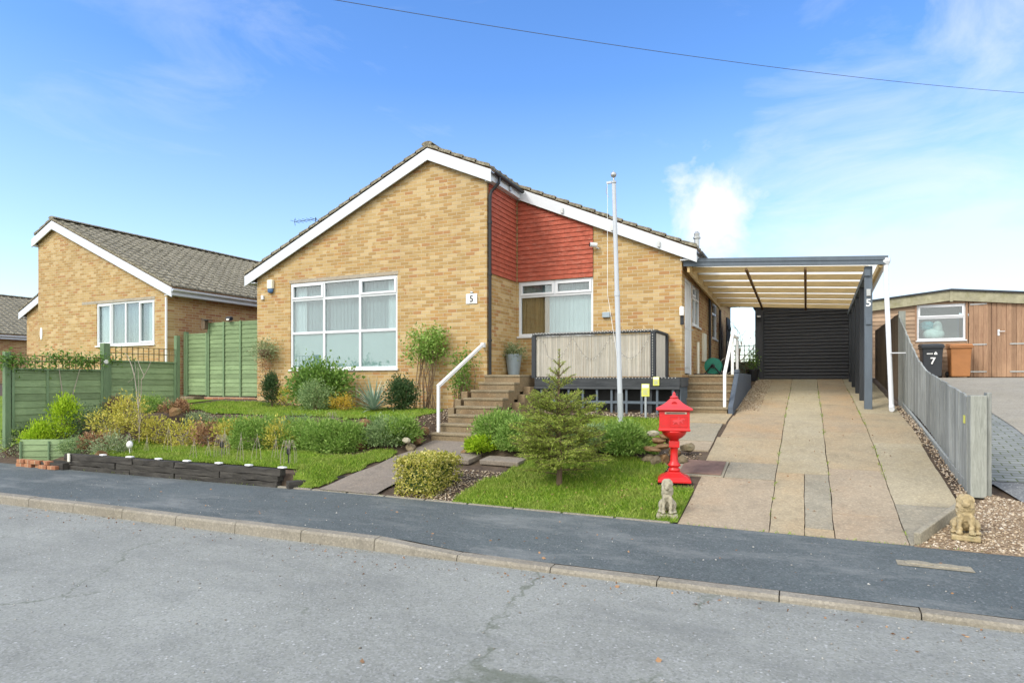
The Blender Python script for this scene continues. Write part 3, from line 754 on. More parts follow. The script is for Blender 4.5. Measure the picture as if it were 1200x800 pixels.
def build_house(name, label, cx, fy, s, nx, dy, half, depth, RZ, windows, det=True):
    """s=+1: the notch (set-back wing) is on the right of the ridge, s=-1 on the left; all measures local"""
    root = thing(name, label, 'bungalow', (cx, fy, 0)); top = lambda u: RZ-.14-SL*abs(u)
    EV = half+.32; z0 = .6
    # gable wall, return wall, wing wall, sides, back
    w = MB(); a, b = (-half, nx) if s > 0 else (-nx, half)
    gable_wall(w, (cx, fy, 0), U, DN, a, b, z0, top, windows['gable'], brk=(0,)); w.build('gable_wall', M['brick_x'], root); w = MB()
    a2, b2 = (nx, half) if s > 0 else (-half, -nx)
    gable_wall(w, (cx, fy+dy, 0), U, DN, a2, b2, z0, top, windows['wing']); w.build('wing_wall', M['brick_x'], root); w = MB()
    gable_wall(w, (cx, fy+depth, 0), U, DN, -half, half, z0, top, [], brk=(0,))
    w.build('back_wall', M['brick_x'], root)
    r = MB(); e = .002
    xo = cx+s*nx; zt = top(nx)
    r.box(min(xo, xo-s*.22), fy+.22, z0, max(xo, xo-s*.22), fy+dy-e, zt)     # return wall
    r.build('return_wall', M['brick_y'], root)
    for sg in (-1, 1):
        sw = MB(); ys_ = fy+(dy if sg == s else 0)+.22
        hl = windows['side'] if sg == s else []
        # holes given in distance from the house front fy
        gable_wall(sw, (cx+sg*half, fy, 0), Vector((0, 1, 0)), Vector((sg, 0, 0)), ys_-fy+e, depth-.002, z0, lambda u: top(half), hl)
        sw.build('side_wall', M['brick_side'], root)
    # roof
    rf = MB(); ov = .13
    def yfr(x):  # verge position
        return fy-ov if s*x < nx+.16 else fy+dy-ov
    tile_slope(rf, 1, cx, RZ, EV, yfr, fy+depth+.1); tile_slope(rf, -1, cx, RZ, EV, yfr, fy+depth+.1)
    roof = rf.build('roof', M['roof'], root, recalc=False)
    rc = MB(); ridge_caps(rc, cx, fy-ov-.004, fy+depth+.1, RZ+.035); rc.build('ridge_tiles', M['roof'], roof)
    dk = MB()
    for sg in (-1, 1):
        segs = [(0, EV, fy-ov+.04)] if sg != s else [(0, nx+.16, fy-ov+.04), (nx+.16, EV, fy+dy-ov+.04)]
        for (p, q, y) in segs:
            dk.hexa([(cx+sg*p, y, RZ-SL*p-.075), (cx+sg*q, y, RZ-SL*q-.075), (cx+sg*q, fy+depth+.08, RZ-SL*q-.075), (cx+sg*p, fy+depth+.08, RZ-SL*p-.075),
                     (cx+sg*p, y, RZ-SL*p-.03), (cx+sg*q, y, RZ-SL*q-.03), (cx+sg*q, fy+depth+.08, RZ-SL*q-.03), (cx+sg*p, fy+depth+.08, RZ-SL*p-.03)])
    dk.build('roof_deck', M['dpine'], roof)
    bg = MB(); y = fy-ov+.008
    far = EV if True else 0
    barge(bg, cx, y, 0, -s*EV, RZ); barge(bg, cx, y, 0, s*(nx+.16), RZ)
    yw = fy+dy-ov+.008
    barge(bg, cx, yw, s*(nx+.02), s*EV, RZ)
    # eaves fascias and soffits
    for sg in (-1, 1):
        ya = yw if sg == s else y
        ze = RZ-SL*EV-.06
        x0, x1 = sorted((cx+sg*EV, cx+sg*(EV-.025)))
        bg.box(x0, ya+.03, ze-.2, x1, fy+depth+.05, ze)
        x0, x1 = sorted((cx+sg*(EV-.027), cx+sg*(half-.02)))
        bg.box(x0, ya+.034, ze-.19, x1, fy+depth, ze-.165)
    ze = RZ-SL*(nx+.16)-.06; x0, x1 = sorted((cx+s*(nx+.16), cx+s*(nx+.135)))
    bg.box(x0, y+.031, ze-.22, x1, yw-.002, ze)
    x0, x1 = sorted((cx+s*(nx+.133), cx+s*(nx+.002)))
    bg.box(x0, y+.033, ze-.215, x1, fy+dy-.002, ze-.185)
    bg.build('bargeboard', M['fascia'], roof, bevel=.004)
    return root, roof, top

def lintel(root, o, u, n, a, b, z):
    l = MB(); l.ubox(o, u, n, a, b, z+.002, z+.085, -.06, .006); l.build('lintel', M['lintel'], root)

# ------------------------------------------------------------------ main bungalow
HX, HY = -7.55, 11.9
gw = (-4.08, -.87, 1.95, 4.08); ww = (1.47, 3.28, 2.70, 3.96)
sd = [(1.85, 2.78, 1.80, 3.88), (2.83, 3.95, 2.95, 3.88), (6.2, 7.2, 2.85, 3.85)]
house, hroof, htop = build_house('bungalow', 'yellow brick bungalow with red tile hung corner and house number 5', HX, HY, 1, 1.41, 1.5, 5.20, 10.6, 6.83,
    dict(gable=[gw], wing=[ww], side=sd))
o = (HX, HY, 0); fw = .055
c1, c2, h1, h2 = -3.03, -1.95, 3.66, 2.84
window(house, o, U, DN, *gw, vs=[(c1, gw[2]+fw, gw[3]-fw), (c2, gw[2]+fw, gw[3]-fw)], hs=[(h1, gw[0]+fw, gw[1]-fw), (h2, gw[0]+fw, gw[1]-fw)],
       sashes=[(gw[0]+.045, c1-.02, h1+.02, gw[3]-.045), (c2+.02, gw[1]-.045, h1+.02, gw[3]-.045)],
       backs=[(gw[0], gw[1], gw[2], h2, 'frost', .066), (gw[0], -3.65, h2, gw[3], 'blind', .12), (-1.2, gw[1], h2, gw[3], 'blind', .12), (gw[0], gw[1], h2, gw[3], 'shade', .15)])
lintel(house, o, U, DN, gw[0]-.03, gw[1]+.02, gw[3])
o2 = (HX, HY+1.5, 0); m1 = 2.37; t1 = 3.62
window(house, o2, U, DN, *ww, vs=[(m1, t1, ww[3]-fw)], hs=[(t1, ww[0]+fw, ww[1]-fw)],
       sashes=[(ww[0]+.045, m1-.02, t1+.02, ww[3]-.045), (m1+.02, ww[1]-.045, t1+.02, ww[3]-.045)],
       backs=[(ww[0], 2.20, ww[2], t1, 'curt', .13), (2.2, ww[1], ww[2], t1, 'blind', .12), (ww[0], ww[1], t1, ww[3], 'shade', .16)])
# red tile hanging: return and wing front
ht = MB()
def hung(mb, o, u, n, u0, u1, z0, top, flip=False):
    z = z0; i = 0
    while True:
        zt0, zt1 = top(u0), top(u1)
        if z > max(zt0, zt1): break
        # tiles individually, .165 wide
        k = int(math.ceil((u1-u0)/.165)); off = (.0825 if i % 2 else 0)
        a = u0-off
        while a < u1:
            p, q = max(a+.001, u0), min(a+.164, u1); a += .165
            if q-p < .01: continue
            h = .115; ta, tb = min(z+h, top(p)), min(z+h, top(q))
            if min(ta, tb) <= z+.01: continue
            j = rnd.uniform(-.002, .003)
            oo, uu, nn = Vector(o), Vector(u), Vector(n)
            def P(x, zz, d): return oo+uu*x+nn*d+Vector((0, 0, zz))
            mb.hexa([P(p, z, .012), P(q, z, .012), P(q, z, .036+j), P(p, z, .036+j), P(p, ta, .004), P(q, tb, .004), P(q, tb, .016), P(p, ta, .016)])
        z += .1025; i += 1
hung(ht, (HX, HY+1.5, 0), U, DN, 1.46, 3.28, 3.965, lambda u: htop(u)-.18)
ht.build('hung_tiles', M['hung'], house, recalc=False)
ht = MB(); hung(ht, (HX+1.41, HY, 0), Vector((0, 1, 0)), Vector((1, 0, 0)), .075, 1.455, 3.965, lambda u: htop(1.41)-.13)
ht.build('hung_tiles', M['hung'], house, recalc=False)
# black gutter over the return, downpipe, brackets
g = MB(); ze = 6.83-SL*1.57-.10
gutter(g, (HX+1.57+.062, HY-.13, ze), (HX+1.57+.062, HY+1.36, ze-.02)); gt = g.build('gutter', M['black'], house, recalc=False)
d = MB(); px, py = HX+1.41+.055, HY+.045
d.tube([(HX+1.63, HY+.16, ze-.05), (HX+1.63, HY+.13, ze-.18), (px+.02, py+.02, ze-.36), (px, py, ze-.46), (px, py, 1.80)], .034, 10)
for z in (2.5, 3.9, 5.0): d.lathe([(.045, 0), (.045, .05)], (px, py, z), 10)
d.build('downpipe', M['black'], gt, smooth=False)
g = MB(); zE = 6.83-SL*5.52-.10
gutter(g, (HX+5.52+.06, HY+1.36, zE), (HX+5.52+.06, HY+10.6, zE)); gt = g.build('gutter', M['black'], house, recalc=False)
for yy in (17.15, 19.3):
    d = MB(); d.tube([(HX+5.57, yy, zE-.05), (HX+5.57, yy, zE-.2), (HX+5.26, yy, zE-.4), (HX+5.26, yy, 1.8)], .036, 10)
    d.build('downpipe', M['black'], gt)
# little white bargeboard brackets
for x in (2.6, 3.75, 4.75):
    b = MB(); z = 6.83-SL*x-.055-.17; b.box(HX+x-.025, HY+1.5-.16, z-.05, HX+x+.025, HY+1.5-.123, z+.06); b.build('bracket', M['galv'], house)
b = MB(); b.box(HX+1.575, HY+.75, ze-.16, HX+1.61, HY+.82, ze-.07); b.build('bracket', M['galv'], house)
# side door and side windows (wall faces the carport)
so = (HX+5.20, HY, 0); su, sn = Vector((0, 1, 0)), Vector((1, 0, 0))
a, b, c, d_ = sd[0]
dm = MB(); dm.ubox(so, su, sn, a, a+.06, c, d_, -.09, -.01); dm.ubox(so, su, sn, b-.06, b, c, d_, -.09, -.01); dm.ubox(so, su, sn, a+.06, b-.06, d_-.06, d_, -.09, -.01)
dm.ubox(so, su, sn, a+.062, b-.062, c+.03, d_-.062, -.075, -.03)
for (z0_, z1_) in ((c+.15, c+.85), (c+1.0, d_-.2)): dm.ubox(so, su, sn, a+.2, b-.2, z0_, z1_, -.04, -.018)
door = dm.build('door', M['white'], house, bevel=.006)
k = MB(); k.tube([tuple(Vector(so)+su*(b-.13)+sn*.0+Vector((0, 0, c+1.0))), tuple(Vector(so)+su*(b-.13)+sn*.05+Vector((0, 0, c+1.0))), tuple(Vector(so)+su*(b-.25)+sn*.05+Vector((0, 0, c+1.0)))], .011, 8); k.build('handle', M['galv'], door)
a, b, c, d_ = sd[1]
window(house, so, su, sn, a, b, c, d_, vs=[((a+b)/2, c+fw, d_-fw)], hs=[(d_-.3, a+fw, b-fw)], sashes=[(a+.045, (a+b)/2-.02, d_-.28, d_-.045)], backs=[(a, b, c, d_, 'shade', .3)])
a, b, c, d_ = sd[2]
window(house, so, su, sn, a, b, c, d_, vs=[], hs=[(d_-.3, a+fw, b-fw)], backs=[(a, b, c, d_, 'shade', .3)])
mbx = MB(); mbx.ubox(so, su, sn, 4.25, 4.7, 2.15, 2.85, .0, .06); mbx.build('meter_box', M['cream'], house, bevel=.01)
# number plate with a 5
np_ = onY(553, 350.5, HY); p = MB(); p.box(np_.x-.135, HY-.022, np_.z-.10, np_.x+.135, HY-.004, np_.z+.115); plate = p.build('number_plate', M['paintw'], house, bevel=.012)
p = MB(); p.ell((np_.x, HY-.013, np_.z+.14), .04, .02, .028); p.build('plate_finial', M['galv'], plate)
text_mesh('5', .19, M['ink'], plate, (np_.x+.0, HY-.024, np_.z+.0), bold=.003)
p = MB(); p.box(np_.x-.085, HY-.0245, np_.z-.078, np_.x+.085, HY-.0225, np_.z-.074); p.build('plate_line', M['ink'], plate)
# alarm box, sensor, camera, utility box, wall lamp
q = onY(318.5, 336, HY); p = MB(); p.box(q.x-.09, HY-.085, q.z-.06, q.x+.09, HY-.002, q.z+.17); al = p.build('alarm_box', M['cream'], house, bevel=.02)
p = MB(); p.lathe([(.09, .03), (.088, -.03), (.06, -.065), (.02, -.075)], (q.x, HY-.045, q.z-.092), 16, 1, .5); p.build('alarm_cover', M['bluecap'], al)
q = onY(308.5, 348.5, HY); p = MB(); p.box(q.x-.035, HY-.05, q.z-.06, q.x+.035, HY-.002, q.z+.05); p.build('sensor', M['white'], house, bevel=.01)
q = onY(697, 288.5, HY+1.5); Yw = HY+1.5
p = MB(); p.tube([(q.x+.09, Yw-.005, q.z-.06), (q.x+.07, Yw-.05, q.z-.05), (q.x+.03, Yw-.07, q.z-.02)], .018, 8); cm = p.build('security_camera', M['white'], house)
p = MB(); p.tube([(q.x+.07, Yw-.07, q.z+.0), (q.x-.06, Yw-.16, q.z+.012)], [.05, .05], 14); p.build('camera_body', M['white'], cm, bevel=.008)
p = MB(); p.tube([(q.x-.058, Yw-.159, q.z+.012), (q.x-.068, Yw-.166, q.z+.013)], .042, 14); p.build('lens', M['black'], cm)
q = onY(711, 369, Yw); p = MB(); p.box(q.x-.085, Yw-.07, q.z-.06, q.x+.085, Yw-.002, q.z+.06); p.build('utility_box', M['zinc'], house, bevel=.01)
q = onY(799.5, 371, Yw); p = MB(); p.box(q.x-.035, Yw-.05, q.z-.17, q.x+.035, Yw-.002, q.z+.02); lp = p.build('wall_lamp', M['dkslate'], house, bevel=.008)
p = MB(); p.lathe([(.045, 0), (.05, .05), (.05, .16), (.04, .18), (.01, .19)], (q.x, Yw-.055, q.z+.02), 12); p.build('lamp_shade', M['paintw'], lp)
# flue and the aerial behind the roof
q = onY(831, 300, 18.0); p = MB(); p.lathe([(.07, 0), (.07, 1.2), (.10, 1.2), (.10, 1.24), (.07, 1.26), (.08, 1.34), (.03, 1.4)], (-2.75, 18.0, 4.4), 12); p.build('flue_pipe', M['galv'], house)
q = onY(360, 258, 15.5); p = MB()
p.tube([(q.x+.35, 15.5, q.z-1.2), (q.x+.35, 15.5, q.z+.05)], .015, 6); p.tube([(q.x-.5, 15.5, q.z), (q.x+.4, 15.5, q.z)], .008, 6)
for i in range(6): p.tube([(q.x-.5+i*.16, 15.3, q.z+.0), (q.x-.5+i*.16, 15.7, q.z+.0)], .006, 5)
p.tube([(q.x-.5, 15.5, q.z-.12), (q.x-.53, 15.5, q.z), (q.x-.5, 15.5, q.z+.12)], .008, 5); p.build('aerial', M['black'], hroof)

# ------------------------------------------------------------------ neighbouring bungalows
LX = -21.35; lw = (2.05, 4.66, 2.72, 3.98)
nb, nroof, ntop = build_house('bungalow', 'yellow brick bungalow beyond the green fences with four light front window', LX, 11.9, -1, .92, 1.9, 5.20, 12.5, 6.72, dict(gable=[lw], wing=[], side=[]))
oL = (LX, 11.9, 0); k3 = [lw[0]+.68, lw[0]+1.31, lw[0]+1.93]
window(nb, oL, U, DN, *lw, vs=[(p, lw[2]+fw, lw[3]-fw) for p in k3], hs=[], sashes=[(lw[0]+.04, k3[0]-.015, lw[2]+.04, lw[3]-.04), (k3[2]+.015, lw[1]-.04, lw[2]+.04, lw[3]-.04)],
       backs=[(lw[0], lw[0]+.5, lw[2], lw[3], 'blind', .11), (k3[2]+.3, lw[1], lw[2], lw[3], 'blind', .11), (lw[0], lw[1], lw[2], lw[3], 'shade', .15)])
lintel(nb, oL, U, DN, lw[0]-.7, lw[1]+.02, lw[3])
g = MB(); zE = 6.72-SL*5.52-.10
gutter(g, (LX+5.58, 11.76, zE), (LX+5.58, 24.3, zE)); gt = g.build('gutter', M['white'], nb, recalc=False)
d = MB(); d.tube([(LX+5.24, 11.83, zE-.2), (LX+5.24, 11.83, .9)], .03, 8); d.build('downpipe', M['paintw'], gt)
p = MB(); q = onY(47, 391, 11.9); p.lathe([(.10, 0), (.10, .02), (.03, .03)], (0, 0, 0), 14)
p.v = [(q.x+v[0]*.6+.08, 11.9-v[2], q.z+v[1]*2.0) for v in p.v]; p.build('wall_plate', M['paintw'], nb)
far = dup_tree(nb); far.location = (LX-18.9, 16.2, -.35)
far['label'] = 'far bungalow at the left edge whose dark tiled roof shows behind'

# ------------------------------------------------------------------ front steps, side steps, handrails
st = thing('steps', 'flight of eight worn concrete steps up to the front landing', 'steps', (-5.75, 9.9, .56))
for k in range(8):
    y0 = 9.9+.27*k; y1 = 10.17+.27*k if k < 7 else 13.38; zt = .715+.1535*k
    xl, xr = (-6.26+.02*k if k < 6 else -6.13), -5.32
    m = MB(); m.box(xl, y0, zt-.35 if k else .3, xr, y1-.002, zt-.047); s_ = m.build('step', M['step'], st, bevel=.008)
    m = MB(); m.box(xl-.008, y0-.018, zt-.046, xr+.008, y1-.02 if k < 7 else y1, zt); m.build('tread', M['tread'], s_, bevel=.01)
m = MB()
for k in range(3, 8): m.box(-5.318, 10.05+.27*k, .55, -5.16, 10.31+.27*k, .47+.1535*k)
m.build('side_wall', M['step'], st, bevel=.01)
m = MB()
for k in range(3, 6): m.box(-6.42, 9.95+.27*k, .6, -6.275, 10.21+.27*k, .68+.1535*k)
m.build('side_wall', M['step'], st, bevel=.01)
ss = thing('steps', 'five concrete steps beside the driveway with slate painted side wall', 'steps', (-1.8, 12.6, 1.0))
for k in range(5):
    y0 = 12.6+.28*k; y1 = 12.88+.28*k if k < 4 else 16.9; zt = 1.005+.158*(k+1)
    xl = -2.27
    m = MB(); m.box(xl, y0, zt-.36, -1.365, y1-.002, zt-.047); s_ = m.build('step', M['step'], ss, bevel=.008)
    m = MB(); m.box(xl, y0-.018, zt-.046, -1.35, y1-.02 if k < 4 else y1, zt); m.build('tread', M['tread'], s_, bevel=.01)
m = MB(); m.prism([(-1.348, 12.58, .85), (-1.348, 12.58, 1.17), (-1.348, 13.75, 1.83), (-1.348, 16.9, 1.83), (-1.348, 16.9, .85)], (0, 0, 0), (.09, 0, 0))
m.box(-1.349, 13.72, 1.832, -1.257, 13.95, 1.9)
m.build('side_wall', M['render'], ss, bevel=.008)
hr = thing('handrail', 'white angled handrail beside the front steps', 'handrail', (-6.2, 10.05, .7))
m = MB(); a = (-6.2, 10.06, .70); b = (-6.2, 10.06, 1.57); c = (-6.19, 11.80, 2.42)
m.bar(a, b, .05, .05); m.build('post', M['paintw'], hr, bevel=.006)
m = MB(); m.bar((-6.2, 10.04, 1.555), c, .055, .06); m.box(-6.225, 11.78, 2.37, -6.155, 11.88, 2.47); m.build('rail', M['paintw'], hr, bevel=.006)
hr = thing('handrail', 'white handrail with three posts beside the side steps', 'handrail', (-1.42, 12.66, 1.16))
for (y, z0_, z1_) in ((12.68, 1.16, 1.80), (14.1, 1.79, 2.60), (15.1, 1.79, 2.60)):
    m = MB(); m.bar((-1.42, y, z0_), (-1.42, y, z1_), .055, .055); m.build('post', M['paintw'], hr, bevel=.006)
m = MB(); m.bar((-1.42, 12.67, 1.79), (-1.42, 14.1, 2.64), .058, .058); m.bar((-1.42, 14.08, 2.635), (-1.42, 15.13, 2.635), .058, .058); m.build('rail', M['paintw'], hr, bevel=.006)

# ------------------------------------------------------------------ deck with reed screen
dk = thing('deck', 'dark timber deck with reed screening in front of the window', 'deck', (-3.7, 12.2, 1.0))
m = MB()
for i in range(10): m.box(-5.14, 12.2+i*.118, 1.69, -2.19, 12.2+i*.118+.112, 1.72)
m.build('floor_board', M['deck'], dk)
m = MB(); m.box(-5.15, 12.155, 1.555, -2.17, 12.197, 1.735); m.box(-2.19, 12.199, 1.555, -2.15, 13.0, 1.735); m.box(-5.15, 12.13, 1.50, -2.17, 12.153, 1.553); m.build('fascia_board', M['deck'], dk, bevel=.006)
for x in (-5.1, -4.25, -3.4, -2.75, -2.25):
    m = MB(); m.box(x-.045, 12.2, .85, x+.045, 12.29, 1.55); m.build('post', M['dkslate'], dk, bevel=.006)
m = MB()
for x in fr(-5.0, -2.3, .30): m.box(x-.02, 12.165, .98, x+.02, 12.198, 1.497)
m.box(-5.15, 12.168, 1.22, -2.2, 12.196, 1.27)
for y in fr(12.25, 12.95, .09): m.box(-2.185, y-.012, 1.05, -2.165, y+.012, 1.55)
m.box(-2.19, 12.2, 1.02, -2.16, 12.98, 1.06)
m.build('lattice', M['slate'], dk)
m = MB(); m.box(-5.12, 12.75, .9, -2.25, 12.8, 1.60); m.build('backing_board', M['black'], dk)
m = MB()
for i in range(int((5.20-2.74)/.0135)):
    x = -5.20+i*.0135+rnd.uniform(-.002, .002); y = 12.295+rnd.uniform(-.004, .004)
    m.lathe([(.0066, 1.74+rnd.uniform(0, .02)), (.0066, 2.60+rnd.uniform(-.015, .015))], (x, y, 0), 5)
for i in range(int(.85/.0135)):
    y = 12.36+i*.0135; m.lathe([(.0066, 1.74), (.0066, 2.60)], (-2.655, y, 0), 5)
m.build('reed_screen', M['reed'], dk, recalc=False)
m = MB(); m.box(-5.24, 12.24, 2.61, -2.62, 12.36, 2.655); m.box(-2.74, 12.362, 2.61, -2.62, 13.38, 2.655); m.build('top_rail', M['deck'], dk, bevel=.005)
for (x, y) in ((-5.215, 12.30), (-2.70, 12.29), (-2.655, 13.30)):
    m = MB(); m.box(x-.045, y-.05, 1.722, x+.045, y+.05, 2.609); m.build('post', M['dkslate'], dk, bevel=.006)
# fairy lights along the screen
sl = thing('string_lights', 'string of small clear bulbs looped over the reed screen', 'string lights', (-3.9, 12.2, 2.6))
w = MB(); bl = MB(); pts = []
for i in range(70):
    x = -5.2+i*(2.52/69); z = 2.675 if i % 2 else 2.66
    pts.append((x, 12.25+.01*math.sin(i), z)); bl.ell((x, 12.235, z-.018), .009, .009, .012, 6, 4)
w.tube(pts, .003, 4)
pts2 = []
for i in range(40):
    tt = i/39; x = -5.15+2.4*tt; z = 2.56-.45*abs(math.sin(tt*math.pi*3))*(1 if tt > .1 else .3)
    pts2.append((x, 12.268, z)); bl.ell((x, 12.26, z-.012), .008, .008, .011, 6, 4)
w.tube(pts2, .0022, 4)
for i in range(46):
    x = -5.1+i*(2.85/45); bl.ell((x, 12.145, 1.72), .008, .008, .010, 6, 4)
w.tube([(-5.12, 12.148, 1.725), (-2.2, 12.148, 1.725)], .0025, 4)
for i in range(16): bl.ell((-2.70, 12.225, 1.78+i*.052), .009, .009, .01, 6, 4)
w.build('cable', M['wire'], sl); bl.build('bulb', M['bulb'], sl)
# two yellow notices
def notice(px, py, Y, hgt, wid, stake, label):
    q = onY(px, py, Y); t_ = thing('sign', label, 'sign', (q.x, Y, q.z-.4 if stake else q.z-hgt/2))
    m = MB(); m.box(q.x-wid/2, Y-.012, q.z-hgt/2, q.x+wid/2, Y-.004, q.z+hgt/2); pn = m.build('panel', M['yelsign'], t_, bevel=.003)
    m = MB(); m.box(q.x-wid*.42, Y-.0145, q.z+hgt*.18, q.x+wid*.42, Y-.0125, q.z+hgt*.44); m.build('header', M['paintw'], pn)
    [MB().box(q.x-wid*.30, Y-.0145, q.z-hgt*(.02+.13*i)-.006, q.x+wid*(.28-.1*(i % 2)), Y-.0125, q.z-hgt*(.02+.13*i)+.006).build('text_line', M['grey_metal'], pn) for i in range(3)]
    if stake:
        m = MB(); m.box(q.x-.018, Y-.003, G(q.x, Y)-.05, q.x+.018, Y+.015, q.z+hgt*.45); m.build('stake', M['grey_metal'], t_)
notice(756.5, 457, 11.75, .24, .15, True, 'small yellow notice on a stake in front of the deck')
notice(769, 446.5, 12.14, .17, .12, False, 'small yellow notice fixed on the deck edge board')

# ------------------------------------------------------------------ carport, garage
CP0, CP1, CPX0, CPX1 = 13.45, 18.85, -2.25, 1.22
def cz(x, y): return 4.06-.067*(x+2.29)-.045*(y-13.5)
cp = thing('carport', 'open carport with slate blue posts and clear roof over the driveway', 'carport', (-.5, 13.5, 1.2))
def slopebar(mb, x0, x1, y0, y1, d0, d1):
    mb.hexa([(x0, y0, cz(x0, y0)+d0), (x1, y0, cz(x1, y0)+d0), (x1, y1, cz(x1, y1)+d0), (x0, y1, cz(x0, y1)+d0),
             (x0, y0, cz(x0, y0)+d1), (x1, y0, cz(x1, y0)+d1), (x1, y1, cz(x1, y1)+d1), (x0, y1, cz(x0, y1)+d1)])
m = MB(); slopebar(m, CPX0-.07, CPX1+.12, CP0-.04, CP0, -.02, .12); slopebar(m, CPX0-.07, CPX1+.14, CP0-.055, CP0-.042, .06, .14); m.build('front_beam', M['slate'], cp, bevel=.005)
for i in range(7):
    y = CP0+.42+i*.80
    m = MB(); slopebar(m, CPX0+.05, CPX1-.14, y, y+.05, -.055, .055); m.build('joist', M['pine'], cp, bevel=.004)
m = MB(); slopebar(m, CPX0, CPX0+.048, CP0+.01, CP1, -.13, .055); m.build('wall_plate', M['pine'], cp)
m = MB(); slopebar(m, CPX1+.0, CPX1+.05, CP0+.01, CP1, -.06, .055); m.build('edge_beam', M['pine'], cp)
m = MB(); slopebar(m, .98, 1.08, CP0+.01, CP1, -.22, -.10); m.build('side_beam', M['slate'], cp, bevel=.005)
for x in (-1.1, -.02):
    m = MB(); slopebar(m, x-.025, x+.025, CP0+.01, CP1, -.095, -.057); m.build('batten', M['dpine'], cp)
m = MB(); slopebar(m, CPX0-.02, CPX1+.10, CP0+.002, CP1+.1, .058, .074); m.build('roof_sheet', M['sheet'], cp)
for i, y in enumerate((13.5, 14.7, 15.9, 17.1, 18.3)):
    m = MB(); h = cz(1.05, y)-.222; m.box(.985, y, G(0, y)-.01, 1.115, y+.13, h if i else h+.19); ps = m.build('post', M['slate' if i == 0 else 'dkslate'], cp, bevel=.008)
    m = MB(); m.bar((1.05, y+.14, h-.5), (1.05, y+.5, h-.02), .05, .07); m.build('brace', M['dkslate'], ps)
    if i == 0:
        zt = onY(1021, 355, y).z
        text_mesh('5', .19, M['paintw'], ps, (1.05, y-.006, zt), bold=.003)
        q = MB(); q.box(1.015, y-.03, zt+.13, 1.085, y-.002, zt+.26); q.build('post_lamp', M['galv'], ps, bevel=.006)
        q = MB(); q.box(1.0, y-.025, zt-.40, 1.1, y-.002, zt-.28); q.build('post_box', M['slate'], ps, bevel=.006)
m = MB()
m.lathe([(.075, .06), (.075, .0), (.035, -.09)], (1.33, 13.46, 3.86), 8)
a = Vector((1.33, 13.46, 3.79)); b = Vector((1.40, 13.30, 1.22)); m.tube([a, (1.335, 13.44, 3.3), b], .042, 10); m.tube([b, b+Vector((0, -.03, -.05)), b+Vector((-.01, -.12, -.07))], .045, 10)
m.bar(b+Vector((-.02, 0, .95)), b+Vector((.25, .05, .95)), .02, .02)
m.build('downpipe', M['white'], cp)
m = MB(); gutter(m, (CPX1+.115, CP0-.02, 3.915), (CPX1+.115, CP1, 3.60)); m.build('gutter', M['white'], cp, recalc=False)

GY = 19.0
ga = thing('garage', 'black garage with a dark roller shutter at the end of the drive', 'garage', (0, GY, 1.72))
zb, zt = 1.66, 3.62
m = MB(); m.box(-1.31, GY, zb, -1.10, GY+.2, 3.70); m.box(1.08, GY, zb, 1.40, GY+.2, 3.70); m.box(-1.099, GY, zt, 1.079, GY+.2, 3.70)
m.box(-1.31, GY+.202, zb, -1.2, GY+5.5, 3.66); m.box(1.3, GY+.202, zb, 1.40, GY+5.5, 3.66); m.box(-1.199, GY+5.4, zb, 1.299, GY+5.5, 3.66); m.build('wall', M['shut'], ga)
m = MB(); m.box(-1.36, GY-.03, 3.702, 1.45, GY+5.55, 3.76); m.build('roof', M['dkslate'], ga)
m = MB(); z = 1.72; n = 0; pr = []
while z < zt:
    pr += [(GY+.03, z), (GY+.012, z+.012), (GY+.006, z+.044), (GY+.012, z+.076), (GY+.03, z+.088)]; z += .0905
v = []; f = []
for (y, zz) in pr: v += [(-1.098, y, zz), (1.078, y, zz)]
f = [(2*i, 2*i+1, 2*i+3, 2*i+2) for i in range(len(pr)-1)]
m.add(v, f); m.box(-1.098, GY+.04, 1.70, 1.078, GY+.07, zt); sh = m.build('roller_shutter', M['shut'], ga, recalc=False)
m = MB(); m.box(-1.095, GY-.004, 1.665, 1.075, GY+.03, 1.74); m.build('bottom_rail', M['black'], sh)
for x in (-1.10, 1.045):
    m = MB(); m.box(x, GY-.03, 1.66, x+.033, GY-.002, zt); m.build('guide_rail', M['dkslate'], ga)
m = MB(); m.box(-1.245, GY-.10, 3.36, -1.165, GY-.002, 3.44); lp = m.build('lamp', M['black'], ga, bevel=.01)
m = MB(); m.box(-1.25, GY-.12, 3.445, -1.16, GY-.03, 3.49); m.build('lamp_glass', M['paintw'], lp, bevel=.008)

# side gate (dark) at the back of the house, trellis fence and pots in the gap
gt = thing('side_gate', 'dark boarded side gate standing open against the bungalow wall', 'gate', (-2.2, 19.7, 1.75))
m = MB()
for i in range(8): m.box(-2.16, 19.6+i*.1, 1.78, -2.12, 19.695+i*.1, 3.55)
m.build('board', M['dkslate'], gt)
m = MB(); m.box(-2.118, 19.6, 2.0, -2.09, 20.4, 2.1); m.box(-2.118, 19.6, 3.2, -2.09, 20.4, 3.3); m.build('ledge', M['dkslate'], gt)
m = MB(); m.box(-2.118, 19.62, 2.55, -2.11, 19.82, 2.85); m.build('sign', M['paintw'], gt)
tf = thing('trellis_fence', 'brown trellis fence between the bungalow and the black garage', 'fence', (-1.8, 23.5, 1.75))
m = MB()
for x in fr(-3.2, -1.2, .15): m.box(x-.012, 23.48, 1.9, x+.012, 23.5, 2.95)
for z in fr(1.95, 2.9, .15): m.box(-3.2, 23.502, z-.012, -1.2, 23.52, z+.012)
m.build('trellis_panel', M['trellis'], tf)
for x in (-3.2, -2.2, -1.2):
    m = MB(); m.box(x-.04, 23.53, 1.6, x+.04, 23.61, 3.1); m.build('post', M['trellis'], tf)
m = MB(); m.box(-3.2, 23.62, 1.7, -1.2, 23.66, 2.35)
m.build('back_board', M['clad'], tf)

